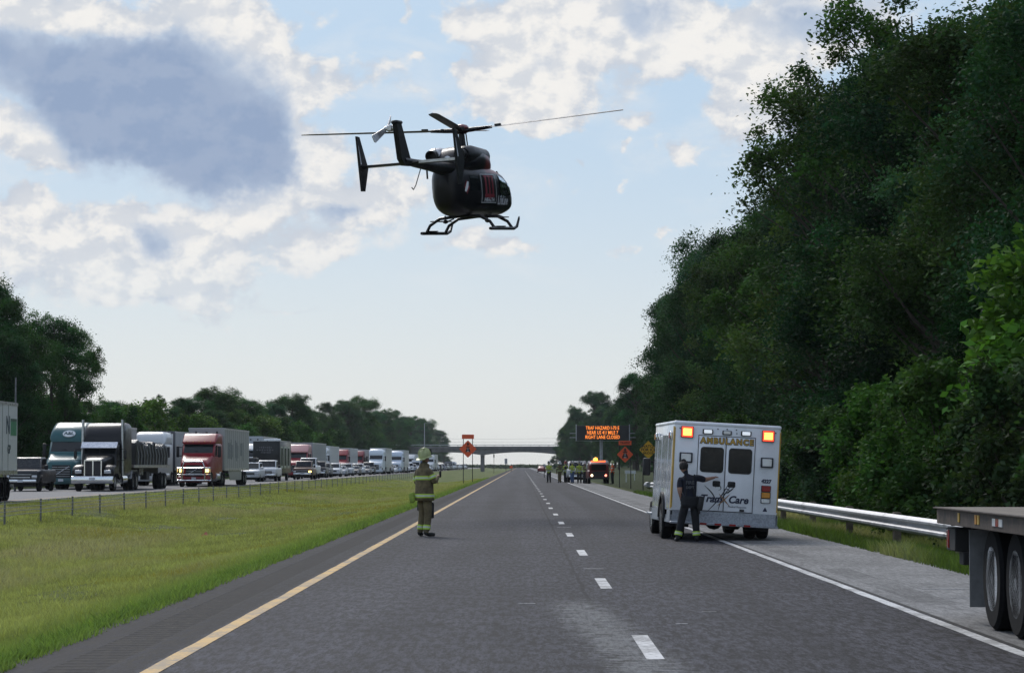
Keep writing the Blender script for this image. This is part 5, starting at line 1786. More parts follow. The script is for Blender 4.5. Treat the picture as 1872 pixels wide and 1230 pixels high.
Jc = stand(aL="fwd", aR="hip"); o = crew(1068.5, 881.5, "firefighter in dark turnout coat and white helmet beside the silver pickup", M_TURN, M_NAVYT, M_HELW, Jc, R(-60), Y=226); rings_(o, Jc, M_LIME)
Jc = stand(aL="fwd", aR="fwd"); o = crew(1077, 880.5, "person in pale grey coat standing at the left corner of the red fire vehicle", mat("pale_grey_coat", (.36, .38, .38), .8, var=.2), M_NAVYT, M_HELW, Jc, R(-100), Y=231)
Jc = stand(aL="folded", aR="down"); o = crew(1109.5, 881, "firefighter in tan coat at the right corner of the red fire vehicle", M_TURNB, M_TURNB, M_HELW, Jc, R(60), Y=226); rings_(o, Jc, M_LIME)
Jc = stand(aL="folded", aR="down"); o = crew(1059, 881, "man in yellow jacket standing in front of the silver pickup", M_HIVIS, M_NAVYT, M_HELW, Jc, R(170), Y=228); rings_(o, Jc)
Jc = stand(aL="hip", aR="fwd"); o = crew(1104, 880, "bareheaded person in tan jacket half hidden behind the red fire vehicle", M_TURNB, M_NAVYT, None, Jc, R(100), Y=234)
Jc = stand(aL="pocket", aR="folded"); o = crew(1119.5, 885, "worker in orange jacket and lime helmet, rightmost beside the red fire vehicle", M_HIVISO, M_NAVYT, M_HELY, Jc, R(70), Y=219); rings_(o, Jc)
# ------------------------------------------------------------------ the jam on the far carriageway: every vehicle faces the camera (-y), origin at its front bumper on the road
RZ = .104
M_TRIM = mat("silver_trim", (.55, .56, .58), .3, metal=.8)
M_WSCR = mat("windscreen_glass", (.010, .013, .016), .05, var=.1, spec=.3)
M_SEAM2 = mat("trailer_seam", (.20, .205, .21), .5)
def pbuild(mb, name, parent, color, material=None):
    o = mb.build(name, material or PAINT, parent, color)
    if material is None:
        o["painted"] = 1
    return o
def rings_of(spec, r=.12):
    return [[(p[0], y, p[1]) for p in rrect(w, z1 - z0, min(r, (z1 - z0) * .45), 3, 0, (z0 + z1) / 2)] for (y, w, z0, z1) in spec]
CARS = {
    'pickup': dict(L=5.8, W=2.02, low=[(.0, 1.86, .62, 1.08), (.10, 1.98, .50, 1.18), (1.5, 2.02, .42, 1.26), (5.7, 2.02, .45, 1.24), (5.8, 1.98, .5, 1.2)],
                   cab=[(1.45, 1.80, 1.15, 1.28), (2.15, 1.66, 1.15, 1.92), (2.4, 1.66, 1.15, 1.96), (3.5, 1.66, 1.15, 1.95), (3.85, 1.66, 1.15, 1.30)], win=(2.25, 3.55), gr=(1.25, .50, .86), r=.40, wb=(.98, 4.65), bump=M_CHROME),
    'suv': dict(L=4.9, W=1.95, low=[(.0, 1.70, .55, .95), (.12, 1.90, .40, 1.02), (1.15, 1.95, .34, 1.12), (4.8, 1.95, .36, 1.12), (4.9, 1.88, .45, 1.05)],
                cab=[(1.1, 1.76, 1.0, 1.14), (1.9, 1.60, 1.0, 1.70), (2.2, 1.58, 1.0, 1.76), (4.3, 1.58, 1.0, 1.74), (4.8, 1.66, 1.0, 1.20)], win=(2.0, 4.35), gr=(1.05, .30, .72), r=.36, wb=(.92, 3.75), bump=None),
    'sedan': dict(L=4.8, W=1.84, low=[(.0, 1.55, .42, .72), (.14, 1.78, .28, .80), (1.15, 1.84, .24, .95), (4.0, 1.84, .26, .98), (4.75, 1.76, .34, .92)],
                  cab=[(1.1, 1.66, .85, .97), (1.95, 1.40, .85, 1.40), (2.3, 1.38, .85, 1.45), (3.2, 1.38, .85, 1.43), (4.1, 1.5, .85, 1.0)], win=(2.0, 3.3), gr=(.9, .20, .56), r=.33, wb=(.92, 3.70), bump=None),
    'van': dict(L=6.0, W=2.06, low=[(.0, 1.75, .5, 1.0), (.10, 1.98, .40, 1.10), (.85, 2.06, .36, 1.30), (5.9, 2.06, .38, 1.30), (6.0, 2.0, .45, 1.25)],
                cab=[(.8, 1.92, 1.2, 1.36), (1.55, 1.80, 1.2, 2.20), (1.9, 1.80, 1.2, 2.65), (5.9, 1.82, 1.2, 2.65), (6.0, 1.82, 1.2, 2.5)], win=(1.7, 2.7), gr=(1.0, .35, .80), r=.36, wb=(.95, 4.55), bump=None)}
def make_car(kind, name, label, cat, color, loc, rz=0.0, group=None, lit=False, detail=True):
    S = CARS[kind]
    o = thing(name, label, cat, loc, (0, 0, rz), group)
    mb = MB(); mb.loft(rings_of(S['low'])); body = pbuild(mb, "body", o, color)
    mb = MB(); mb.loft(rings_of(S['cab'], .10)); pbuild(mb, "cab", o, color)
    c = S['cab']; (y0, w0, _, z0), (y1, w1, _, z1) = c[0], c[1]
    n = Vector((0, -(z1 - z0), (y1 - y0))).normalized() * .018
    def P(f, s):
        w = (w0 + (w1 - w0) * f) / 2 - .09
        return Vector((s * w, y0 + (y1 - y0) * f, z0 + (z1 - z0) * f)) + n
    mb = MB(); a, b_, d, e = P(.10, -1), P(.10, 1), P(.93, 1), P(.93, -1)
    mb.add([a, b_, d, e, a - n * 1.5, b_ - n * 1.5, d - n * 1.5, e - n * 1.5], [(0, 1, 2, 3), (0, 4, 5, 1), (1, 5, 6, 2), (2, 6, 7, 3), (3, 7, 4, 0)]); mb.build("windscreen", M_WSCR, o)
    if detail:
        ws, we = S['win']
        zt, zb = c[2][3] - .10, c[0][3] + .04
        for s in (-1, 1):
            mb = MB(); x = s * (c[2][1] / 2)
            mb.prism([(ws - .35, zb), (we, zb), (we - .12, zt), (ws + .05, zt)], x - .008, x + .008, 'x'); mb.build("side_window", M_GLASS, o)
    gw, gz0, gz1 = S['gr']
    mb = MB(); mb.box((0, -.005, (gz0 + gz1) / 2 + .10), (gw, .06, gz1 - gz0), bev=.02); g = mb.build("grille", M_BLACK, o)
    mb = MB(); mb.box((0, -.045, (gz0 + gz1) / 2 + .12), (gw * .9, .02, .05)); mb.box((0, -.04, gz1 + .10), (gw, .02, .03)); mb.build("grille_bar", M_TRIM, g)
    for s in (-1, 1):
        mb = MB(); mb.box((s * (S['W'] / 2 - .22), .05, gz1 - .02), (.32, .14, .18), bev=.04, seg=2)
        mb.build("headlight", M_LAMP_ON if (lit and (lit == 2 or s > 0)) else M_LAMP, o)
    mb = MB(); mb.box((0, -.02, S['low'][1][2] + .09), (S['W'] * .92, .16, .20), bev=.05, seg=2)
    pbuild(mb, "bumper", o, color, S['bump'])
    if detail:
        mb = MB(); mb.box((0, -.112, S['low'][1][2] + .10), (.30, .012, .15)); mb.build("licence_plate", M_PLATE, o)
        for s in (-1, 1):
            mb = MB(); mb.box((s * (S['W'] / 2 + .10), c[1][0] - .15, c[0][3] + .10), (.22, .12, .20 if kind != 'pickup' else .28), bev=.04, seg=2); pbuild(mb, "mirror", o, color, M_BLACK if kind in ('pickup', 'van') else None)
    for y in S['wb']:
        for s in (-1, 1):
            if detail:
                wheel(o, s * (S['W'] / 2 - .12), y, S['r'], .23, s)
            else:
                mb = MB(); mb.lathe([(S['r'] * .5, -.11), (S['r'], -.09), (S['r'], .09), (S['r'] * .5, .11)], (s * (S['W'] / 2 - .12), y, S['r']), 'x', 14); mb.build("wheel", M_RUBBER, o)
    mb = MB(); mb.box((0, S['L'] / 2, S['r'] * .95), (S['W'] * .72, S['L'] * .9, .22)); mb.build("underbody", M_DARK, o)
    return o

def tractor_wheels(o, ys_, w=.98):
    for i, y in enumerate(ys_):
        for s in (-1, 1):
            wheel(o, s * (w if i == 0 else w + .16), y, .51, .28 if i == 0 else .26, s, dual=i > 0, dish=.04 if i == 0 else .12)
def van_trailer(o, color, y0=6.6, L=15.8, top=4.10, ribbed=False, skirt=True, reefer=False, rust=False):
    t = bpy.data.objects.new("trailer", None); COL.objects.link(t); t.parent = o
    mb = MB(); mb.box((0, y0 + L / 2, (1.12 + top) / 2), (2.58, L, top - 1.12), bev=.04)
    if ribbed:
        for k in range(int(L / .62)):
            for s in (-1, 1):
                mb.box((s * 1.31, y0 + .3 + .62 * k, (1.3 + top) / 2), (.05, .20, top - 1.45), 1)
        for k in range(4):
            mb.box((-.9 + .6 * k, y0 - .02, (1.3 + top) / 2), (.10, .05, top - 1.5), 1)
        pbuild(mb, "cargo_box", t, color).data.materials.append(M_WHITE)
    else:
        for k in range(int(L / 1.22)):
            for s in (-1, 1):
                mb.box((s * 1.293, y0 + .4 + 1.22 * k, (1.2 + top) / 2), (.012, .05, top - 1.3), 1)
        pbuild(mb, "cargo_box", t, color).data.materials.append(M_SEAM2)
    mb = MB()
    for s in (-1, 1):
        mb.box((s * 1.295, y0 + L / 2, top - .07), (.03, L, .12)); mb.box((s * 1.295, y0 + L / 2, 1.19), (.03, L, .18))
    mb.build("rail", M_TRIM, t)
    if reefer:
        mb = MB(); mb.box((0, y0 - .22, 3.1), (1.9, .44, 1.7), bev=.12, seg=2); pbuild(mb, "cooling_unit", t, color)
    else:
        mb = MB(); mb.box((0, y0 - .01, top - .35), (.16, .03, .14)); mb.box((-.75, y0 - .02, top - .45), (.12, .04, .42)); mb.box((.75, y0 - .02, top - .45), (.12, .04, .42)); mb.build("marker_light", M_BLACK, t)
    mb = MB(); mb.box((0, y0 + L / 2, 1.0), (1.0, L * .96, .2)); mb.build("frame", M_DARK, t)
    if skirt:
        mb = MB()
        for s in (-1, 1):
            mb.prism([(y0 + 2.6, 1.12), (y0 + 10.6, 1.12), (y0 + 10.6, .40), (y0 + 3.6, .40)], s * 1.24 - .012, s * 1.24 + .012, 'x')
        pbuild(mb, "side_skirt", t, [c * .8 for c in color])
    for y in (y0 + L - 3.0, y0 + L - 1.75):
        for s in (-1, 1):
            wheel(t, s * 1.12, y, .50, .26, s, dual=True, dish=.12)
    mb = MB(); mb.box((0, y0 + L - .05, .62), (2.3, .10, .12)); mb.box((.8, y0 + L - .05, .9), (.1, .08, .5)); mb.box((-.8, y0 + L - .05, .9), (.1, .08, .5)); mb.build("rear_guard", M_TRIM, t)
    return t
def aero_semi(label, color, loc, rz=0.0, roof=3.75, lit=0, bullbar=False, trailer=None, group=None, roof_color=None, name="semi_truck", roundroof=False, trim=None):
    o = thing(name, label, "truck", loc, (0, 0, rz), group)
    mb = MB()
    mb.loft(rings_of([(.08, 1.25, .62, 1.52), (.20, 1.85, .45, 1.70), (.9, 2.10, .42, 1.94), (2.05, 2.26, .42, 2.24)], .22)); pbuild(mb, "hood", o, color)
    mb = MB()
    mb.loft(rings_of([(2.0, 2.24, .50, 2.26), (2.72, 2.30, .50, 3.02), (3.2, 2.40, .55, 3.06), (5.6, 2.44, .55, 3.06)], .16)); pbuild(mb, "cab", o, color)
    mb = MB()
    if roundroof:
        sp = [(2.62, 2.20, 2.95, 3.14), (2.75, 2.36, 2.95, 3.42), (3.05, 2.40, 2.95, 3.74), (3.5, 2.42, 2.95, 3.95), (4.2, 2.44, 2.95, roof), (5.6, 2.44, 2.95, roof)]
        mb.loft(rings_of(sp, .38))
    else:
        sp = [(2.45, 2.26, 2.98, 3.12), (2.60, 2.36, 2.98, 3.22), (3.35, 2.42, 2.98, roof - .12), (3.6, 2.44, 2.98, roof), (5.6, 2.44, 2.98, roof)]
        mb.loft(rings_of(sp, .16))
    rf = pbuild(mb, "roof_fairing", o, roof_color or color)
    mb = MB()
    for k in range(5):
        mb.box((-.8 + .4 * k, 2.50 if not roundroof else 2.68, 3.13), (.10, .10, .06), bev=.02)
    mb.build("marker_light", M_AMBER, rf)
    mb = MB()
    n = Vector((0, -.72, .68)).normalized() * .02
    pts = [Vector((-1.02, 2.09, 2.34)), Vector((1.02, 2.09, 2.34)), Vector((1.00, 2.66, 2.95)), Vector((-1.00, 2.66, 2.95))]
    mb.add([p + n for p in pts] + [p - n for p in pts], [(0, 1, 2, 3), (0, 4, 5, 1), (1, 5, 6, 2), (2, 6, 7, 3), (3, 7, 4, 0)]); ws = mb.build("windscreen", M_WSCR, o)
    mb = MB(); mb.box((-.4, 2.16, 2.44), (.75, .02, .02), rot=(0, R(-8), 0)); mb.box((.4, 2.16, 2.44), (.75, .02, .02), rot=(0, R(-8), 0)); mb.build("wiper", M_BLACK, ws)
    for s in (-1, 1):
        mb = MB(); mb.prism([(2.5, 2.2), (3.3, 2.2), (3.3, 2.9), (2.85, 2.9)], s * 1.18 - .02, s * 1.18 + .02, 'x'); mb.build("side_window", M_GLASS, o)
        mb = MB(); mb.box((s * 1.46, 2.35, 2.45), (.22, .14, .80), bev=.05, seg=2); mb.tube([(s * 1.15, 2.4, 2.75), (s * 1.46, 2.38, 2.75)], .03, 6); mb.tube([(s * 1.15, 2.4, 2.15), (s * 1.46, 2.38, 2.15)], .03, 6); pbuild(mb, "mirror", o, color, M_BLACK)
        mb = MB(); mb.box((s * .86, .20, 1.12), (.36, .22, .34), bev=.08, seg=2); hl_ = mb.build("headlight", M_LAMP, o)
        if lit:
            mb = MB(); mb.box((s * .90, .08, 1.12), (.24, .05, .22), bev=.02); mb.build("lit_lens", M_LAMP_ON, hl_)
        mb = MB(); mb.lathe([(.33, -.7), (.33, .7)], (s * .95, 3.6, .70), 'y', 14); mb.box((s * .98, 4.9, .75), (.5, .8, .6), bev=.05); mb.build("fuel_tank", M_TRIM, o)
        mb = MB()
        mb.loft(rings_of([(5.5, .04, .7, roof - .1), (6.05, .04, .9, roof - .12)], .01))
        for i, v in enumerate(mb.v):
            mb.v[i] = (v[0] + s * 1.19, v[1], v[2])
        pbuild(mb, "side_fairing", o, color)
    mb = MB(); mb.prism([(-.62, .72), (.62, .72), (.55, 1.50), (-.55, 1.50)], .00, .12, 'y'); g = mb.build("grille", M_BLACK, o)
    mb = MB()
    for k in range(5):
        mb.box((0, -.01, .82 + .14 * k), (1.1, .02, .025))
    mb.tube([(-.5, -.02, .80), (.5, -.02, 1.42)], .025, 6); mb.build("grille_bar", M_TRIM, g)
    mb = MB(); mb.box((0, .10, .52), (2.30, .34, .40), bev=.10, seg=2); pbuild(mb, "bumper", o, trim or color)
    mb = MB(); mb.box((0, -.08, .58), (.32, .02, .16)); mb.build("licence_plate", M_PLATE, o)
    if bullbar:
        mb = MB()
        mb.tube([(-.78, -.25, .42), (-.78, -.32, 1.30), (-.62, -.28, 1.74), (.62, -.28, 1.74), (.78, -.32, 1.30), (.78, -.25, .42)], .055, 8)
        mb.tube([(-1.15, -.12, 1.30), (-.78, -.32, 1.30), (.78, -.32, 1.30), (1.15, -.12, 1.30)], .045, 8)
        mb.tube([(-1.15, -.10, .85), (-.78, -.30, .85), (.78, -.30, .85), (1.15, -.10, .85)], .035, 8)
        mb.tube([(-1.2, -.10, .45), (-.78, -.27, .45), (.78, -.27, .45), (1.2, -.10, .45)], .06, 8)
        mb.tube([(-1.15, -.12, 1.30), (-1.2, -.10, .45)], .04, 8); mb.tube([(1.15, -.12, 1.30), (1.2, -.10, .45)], .04, 8)
        mb.build("bull_bar", M_CHROME, o)
    tractor_wheels(o, (1.15, 5.4, 6.65))
    mb = MB(); mb.box((0, 4.4, .85), (.9, 7.4, .28)); mb.build("chassis", M_DARK, o)
    if trailer:
        van_trailer(o, **trailer)
    return o

# 1 the white trailer leaving the frame
wt_ = thing("semi_trailer", "white box trailer with a green panel, cut off by the left edge of the photo", "trailer", (-22.85, 94.2, RZ))
tt = van_trailer(wt_, (.66, .68, .70), y0=0, L=15.8, top=4.15, skirt=False)
mb = MB(); mb.box((1.297, 14.95, 3.06), (.010, 1.25, .62)); mb.build("green_panel", mat("green_panel_paint", (.02, .22, .10), .4), tt)
mb = MB(); mb.box((1.2985, 14.95, 3.40), (.010, 1.25, .12)); mb.build("dark_panel", mat("dark_panel_paint", (.01, .07, .045), .4), tt)
mb = MB(); text_mb(mb, "N", 1.05, T((1.302, 14.15, 3.14)) @ Matrix.Rotation(R(90), 4, 'Z'), .006, bold=.02, align='RIGHT')
text_mb(mb, "GP", .50, T((1.302, 14.3, 2.15)) @ Matrix.Rotation(R(90), 4, 'Z'), .006, bold=.01, align='RIGHT'); mb.build("lettering", mat("dark_trailer_lettering", (.03, .06, .09), .5), tt)
# 2 dark pickup beside the teal truck
p = at(38, 897, 147)
o = make_car('pickup', "pickup_truck", "dark pickup with pale reflecting bonnet between the white trailer and the teal truck", "pickup", (.030, .033, .040), (p.x, 147, RZ))
# 3 teal semi
p = at(112, 892, 158)
teal = aero_semi("teal semi truck with rounded roof and a white oval badge above the windscreen", (.035, .115, .125), (p.x, 158, RZ), roof=4.18, roundroof=True, trailer=dict(color=(.42, .43, .45), y0=6.6, top=4.10))
mb = MB()
M_ = T((0, 2.75, 3.46)) @ Matrix.Rotation(R(-42), 4, 'X')
mb.M = M_; mb.prism([(.40 * math.cos(R(a)), .27 * math.sin(R(a))) for a in range(0, 360, 15)], -.02, .06, 'y'); bd = mb.build("badge", M_WHITE, teal)
mb = MB(); text_mb(mb, "A&L", .34, M_ @ T((0, -.024, 0)), .006, bold=.012); mb.build("lettering", mat("teal_lettering", (.02, .06, .07), .5), bd)
# 4 black conventional semi with its tarped flatbed
p = at(169, 898, 147)
BK = (.006, .006, .007)
bk = thing("semi_truck", "black long-nosed semi truck with tall chrome exhaust stacks pulling a tarped flatbed", "truck", (p.x, 147, RZ), (0, 0, R(-.8)))
mb = MB(); mb.loft(rings_of([(.34, 1.00, .98, 1.74), (.45, 1.12, .95, 1.82), (1.4, 1.32, .95, 1.95), (2.35, 1.75, .95, 2.10)], .20)); pbuild(mb, "hood", bk, BK)
mb = MB(); mb.loft(rings_of([(2.3, 2.02, .75, 2.12), (2.52, 2.04, .75, 2.62), (2.7, 2.06, .75, 2.72), (3.75, 2.10, .75, 2.74)], .14)); pbuild(mb, "cab", bk, BK)
mb = MB(); mb.loft(rings_of([(3.3, 2.20, 2.70, 2.95), (3.5, 2.36, 2.60, 3.35), (3.9, 2.42, .80, 3.75), (4.4, 2.44, .80, 3.95), (6.2, 2.44, .80, 4.0)], .34)); pbuild(mb, "sleeper", bk, (.010, .010, .013))
mb = MB()
for x0, x1 in ((-.92, -.03), (.03, .92)):
    mb.add([(x0, 2.30, 2.14), (x1, 2.30, 2.14), (x1 * .96, 2.49, 2.56), (x0 * .96, 2.49, 2.56), (x0, 2.36, 2.14), (x1, 2.36, 2.14), (x1 * .96, 2.55, 2.56), (x0 * .96, 2.55, 2.56)], [(0, 1, 2, 3), (0, 4, 5, 1), (1, 5, 6, 2), (2, 6, 7, 3), (3, 7, 4, 0)])
mb.build("windscreen", M_WSCR, bk)
mb = MB(); mb.add([(-1.04, 2.02, 2.50), (1.04, 2.02, 2.50), (1.04, 2.50, 2.84), (-1.04, 2.50, 2.84), (-1.04, 2.04, 2.46), (1.04, 2.04, 2.46), (1.04, 2.54, 2.80), (-1.04, 2.54, 2.80)], [(0, 1, 2, 3), (7, 6, 5, 4), (0, 4, 5, 1), (1, 5, 6, 2), (2, 6, 7, 3), (3, 7, 4, 0)]); mb.build("sun_visor", M_CHROME, bk)
mb = MB(); mb.prism(rrect(.98, .84, .05, 2, 0, 1.34), .26, .36, 'y'); g = mb.build("grille", M_BLACK, bk)
mb = MB()
mb.box((0, .24, 1.34), (.07, .05, .84)); mb.box((-.48, .24, 1.34), (.06, .06, .88)); mb.box((.48, .24, 1.34), (.06, .06, .88)); mb.box((0, .24, 1.77), (1.02, .06, .06))
mb.build("grille_surround", M_CHROME, g)
mb = MB()
for k in range(13):
    if k != 6: mb.box((-.42 + .07 * k, .255, 1.34), (.018, .02, .80))
mb.build("grille_bar", mat("dull_chrome", (.10, .10, .11), .4, metal=.8), g)
mb = MB(); mb.box((0, .08, .66), (2.45, .22, .44), bev=.07, seg=2); mb.build("bumper", M_CHROME, bk)
mb = MB(); mb.box((0, -.04, .72), (.34, .02, .17)); mb.build("licence_plate", M_PLATE, bk)
for s in (-1, 1):
    mb = MB()
    mb.loft([[(s * (.62 + (.58) * q), y, z) for (q, z) in ((0, zb), (1, zb), (1, zt - .06), (.85, zt), (0.15, zt + .03), (0, zt))] for (y, zb, zt) in ((.30, .95, 1.20), (.50, .98, 1.42), (1.1, 1.05, 1.52), (1.8, 1.0, 1.42), (2.3, .7, 1.1))])
    pbuild(mb, "fender", bk, BK)
    mb = MB(); mb.box((s * .84, .28, 1.12), (.40, .16, .22), bev=.04, seg=2); mb.build("headlight", M_LAMP, bk)
    mb = MB(); mb.tube([(s * 1.16, 3.4, .9), (s * 1.16, 3.4, 4.15)], [.10, .085], 12); mb.build("exhaust_stack", M_STEEL, bk)
    mb = MB(); mb.tube([(s * 1.0, 2.7, 2.4), (s * 1.45, 2.6, 2.45), (s * 1.45, 2.6, 1.8), (s * 1.0, 2.7, 1.75)], .025, 6); mb.box((s * 1.45, 2.58, 2.12), (.18, .08, .5), bev=.03); mb.build("mirror", M_BLACK, bk)
    mb = MB(); mb.lathe([(.32, -.8), (.32, .8)], (s * .90, 4.2, .68), 'y', 14); mb.build("fuel_tank", M_CHROME, bk)
    mb = MB(); mb.prism([(2.75, 2.1), (3.5, 2.1), (3.5, 2.6), (2.9, 2.6)], s * 1.045 - .01, s * 1.045 + .01, 'x'); mb.build("side_window", M_GLASS, bk)
tractor_wheels(bk, (1.2, 6.6, 7.9))
mb = MB(); mb.box((0, 4.6, .85), (.9, 8.0, .28)); mb.build("chassis", M_DARK, bk)
ft = bpy.data.objects.new("trailer", None); COL.objects.link(ft); ft.parent = bk
mb = MB(); mb.box((0, 13.9, 1.46), (2.58, 14.2, .10)); mb.build("deck", M_DECK, ft)
mb = MB()
for s in (-1, 1):
    mb.box((s * 1.29, 13.9, 1.42), (.06, 14.2, .16))
mb.build("side_rail", M_TRIM, ft)
mb = MB(); mb.box((-.5, 13.9, 1.18), (.14, 13.5, .42)); mb.box((.5, 13.9, 1.18), (.14, 13.5, .42)); mb.box((.9, 13.2, .85), (.4, 1.2, .5), bev=.03); mb.build("frame", M_DARK, ft)
mb = MB()
for k in range(4):
    mb.box((1.0, 10.5 + .4 * k, 1.1), (.06, .1, .4))
mb.build("strap_winch", M_TRIM, ft)
for y in (18.0, 19.4):
    for s in (-1, 1):
        wheel(ft, s * 1.12, y, .50, .26, s, dual=True, dish=.12)
for s in (-1, 1):
    mb = MB(); mb.loft([[(s * x, y, z) for x in (.75, 1.28)] + [(s * x, y, z + .03) for x in (1.28, .75)] for (y, z) in ((6.0, .7), (6.2, 1.05), (6.6, 1.18), (7.2, 1.12), (7.9, 1.18), (8.3, 1.05), (8.5, .7))]); mb.build("mudguard", M_STEEL, bk)
def tarp_mesh():
    rg = np.random.default_rng(3)
    mb = MB()
    ny, prof_ = 110, [(-1.30, 1.52), (-1.31, 1.8), (-1.30, 2.1), (-1.30, 2.45), (-1.29, 2.84), (-1.22, 2.93), (-.6, 2.95), (0, 2.97), (.6, 2.95), (1.22, 2.93), (1.29, 2.84), (1.30, 2.45), (1.30, 2.1), (1.31, 1.8), (1.30, 1.52)]
    rings = []
    for i in range(ny):
        y = 7.4 + 12.6 * i / (ny - 1)
        e = min(1, (i + .5) / 1.5, (ny - i - .5) / 2)
        strap = max(0, math.cos(y * 2 * math.pi / 1.15)) ** 8
        hh = (1.0, .84, .95, .78, .86)[min(4, int((y - 7.4) / 2.55))] + .05 * math.sin(y * 3.1) + rg.normal(0, .02)
        fold = rg.normal(0, .05)
        rings.append([(x * (.90 + .10 * e) - math.copysign(.07 * strap - fold * (.3 if z < 1.7 else 1), x) + rg.normal(0, .022), y, 1.52 + (z - 1.52) * hh * (.55 + .45 * e ** .5) - (.05 * strap if z > 2.6 else 0) + (rg.normal(0, .02) if z > 1.55 else 0)) for (x, z) in prof_])
    mb.loft(rings, cap=True)
    return mb
tp = tarp_mesh().build("tarp", mat("black_tarpaulin", (.016, .016, .018), .42, var=.3, scale=4, bump=.8, bscale=6), ft)
mb = MB()
for k in range(11):
    y = 8.0 + 1.15 * k
    mb.tube([(1.33, y, 1.5), (1.36, y + .05, 2.1), (1.24, y, 2.74), (.9, y, 2.93), (0, y, 2.98), (-.9, y, 2.93), (-1.24, y, 2.74), (-1.33, y, 1.5)], .024, 5)
mb.build("strap", mat("pale_strap", (.30, .31, .32), .7), tp)
# 5 white semi with a ribbed trailer, half hidden behind the black truck
p = at(262, 890, 187)
aero_semi("white semi truck with ribbed silver trailer, half hidden behind the tarped load", (.66, .68, .70), (p.x, 187, RZ), R(-1.3), roof=3.95, roundroof=True, trailer=dict(color=(.10, .105, .12), ribbed=True, top=4.05))
# 6 red semi with a bull bar
p = at(355, 886, 178)
red = aero_semi("bright red semi truck with chrome bull bar and lit amber lamps, grey trailer behind", (.24, .004, .012), (p.x, 178, RZ), R(-.6), roof=3.72, lit=1, bullbar=True, trailer=dict(color=(.40, .415, .42), y0=6.5, L=15.2, top=4.16))
mb = MB()
for k, (a, b_) in enumerate(((2.0, 3.4), (3.6, 3.9), (4.1, 4.5), (4.7, 5.0), (6.2, 6.8), (7.0, 7.4), (7.7, 8.2), (9.5, 10.6), (11, 11.5))):
    mb.box((1.297, 6.5 + (a + b_) / 2, 2.55 + .12 * math.sin(k * 2)), (.008, b_ - a, 1.15 + .3 * math.sin(k * 1.7)))
mb.build_each("faded_graphic", mat("faded_trailer_graphic", (.20, .22, .23), .6, var=.4), [c for c in red.children if c.name.startswith("trailer")][0])
# 7 grey trailer behind it
p = at(446, 880, 262)
aero_semi("white semi hidden behind the red truck, its tall pale grey trailer front showing", (.6, .62, .64), (p.x, 262, RZ), 0, roof=3.7, trailer=dict(color=(.46, .49, .53), top=4.50))
# 8-12
p = at(455, 878, 231)
sv = make_car('suv', "suv_car", "silver SUV with a dark roof box, just right of the red truck's trailer", "car", (.55, .57, .60), (p.x, 231, RZ))
mb = MB(); mb.loft(rings_of([(2.2, .75, 1.84, 1.95), (2.4, .95, 1.82, 2.16), (4.1, .95, 1.82, 2.18), (4.4, .85, 1.84, 2.05)], .09)); rb = mb.build("roof_box", M_BLACK); rb.location = (p.x, 231, RZ); tag(rb, "black cargo box strapped on the roof of the silver SUV", "roof box")
mb = MB(); mb.tube([(-.8, 2.6, 1.74), (-.8, 2.6, 1.80), (.8, 2.6, 1.80), (.8, 2.6, 1.74)], .025, 6); mb.tube([(-.8, 3.8, 1.72), (-.8, 3.8, 1.80), (.8, 3.8, 1.80), (.8, 3.8, 1.72)], .025, 6); mb.build("roof_rack", M_BLACK, sv)
p = at(485, 877, 238)
make_car('pickup', "pickup_truck", "white pickup with wide mirrors in front of the black box truck", "pickup", (.60, .62, .65), (p.x, 238, RZ))
p = at(487, 876, 247)
bt = thing("box_truck", "tall black box truck with tall pale-framed side windows and rooftop units", "truck", (p.x, 247, RZ), (0, 0, R(-.4)))
mb = MB(); mb.box((0, 5.7, 2.25), (2.6, 11.0, 3.1), bev=.06, seg=2); pbuild(mb, "body", bt, (.018, .019, .021))
mb = MB(); mb.box((0, 3.2, 3.92), (1.0, 1.2, .28), bev=.06); mb.box((.2, 5.8, 3.94), (1.1, 1.4, .30), bev=.06); mb.build_each("roof_unit", M_WHITE, bt)
mb = MB(); mb.box((0, 5.7, 3.83), (2.66, 11.06, .07)); mb.build("roof_edge", M_TRIM, bt)
for k in range(3):
    mb = MB(); mb.box((1.306, 2.0 + 3.3 * k, 2.25), (.016, 2.2, 2.1), bev=.006); f_ = mb.build("window_frame", mat("pale_green_frame", (.34, .38, .30), .5), bt)
    mb = MB(); mb.box((1.316, 2.0 + 3.3 * k, 2.30), (.012, 1.5, 1.7)); mb.build("pane", M_GLASS, f_)
mb = MB()
for (x, z, w) in ((-.1, 3.2, 1.3), (-.15, 2.95, 1.7), (-.05, 2.72, 1.0)):
    for j in range(7):
        mb.box((x - w / 2 + w * (j + .5) / 7, .196, z), (w / 7 * .7, .012, .12 + .04 * (j % 3)))
mb.build_each("faded_graphic", mat("faded_box_graphic", (.10, .10, .11), .6), bt)
mb = MB(); mb.box((0, .16, 1.2), (1.9, .05, .6), bev=.02); mb.build("grille", M_BLACK, bt)
for s in (-1, 1):
    mb = MB(); mb.box((s * .95, .14, 1.1), (.3, .1, .2), bev=.03); mb.build("headlight", M_LAMP, bt)
    for y in (1.5, 8.8):
        wheel(bt, s * 1.10, y, .45, .26, s)
mb = MB(); mb.box((0, 5.7, .6), (1.6, 10.4, .3)); mb.build("chassis", M_DARK, bt)
p = at(553, 873, 268)
make_car('pickup', "pickup_truck", "brown-bodied pickup with a glaring lit headlight, right of the black box truck", "pickup", (.13, .075, .055), (p.x, 268, RZ), lit=1)
p = at(561, 870, 282)
o = make_car('pickup', "pickup_truck", "tall white pickup directly behind the pickup with the glaring headlight", "pickup", (.62, .64, .67), (p.x, 282, RZ)); o.scale = (1.05, 1.05, 1.18)
p = at(541, 872, 302)
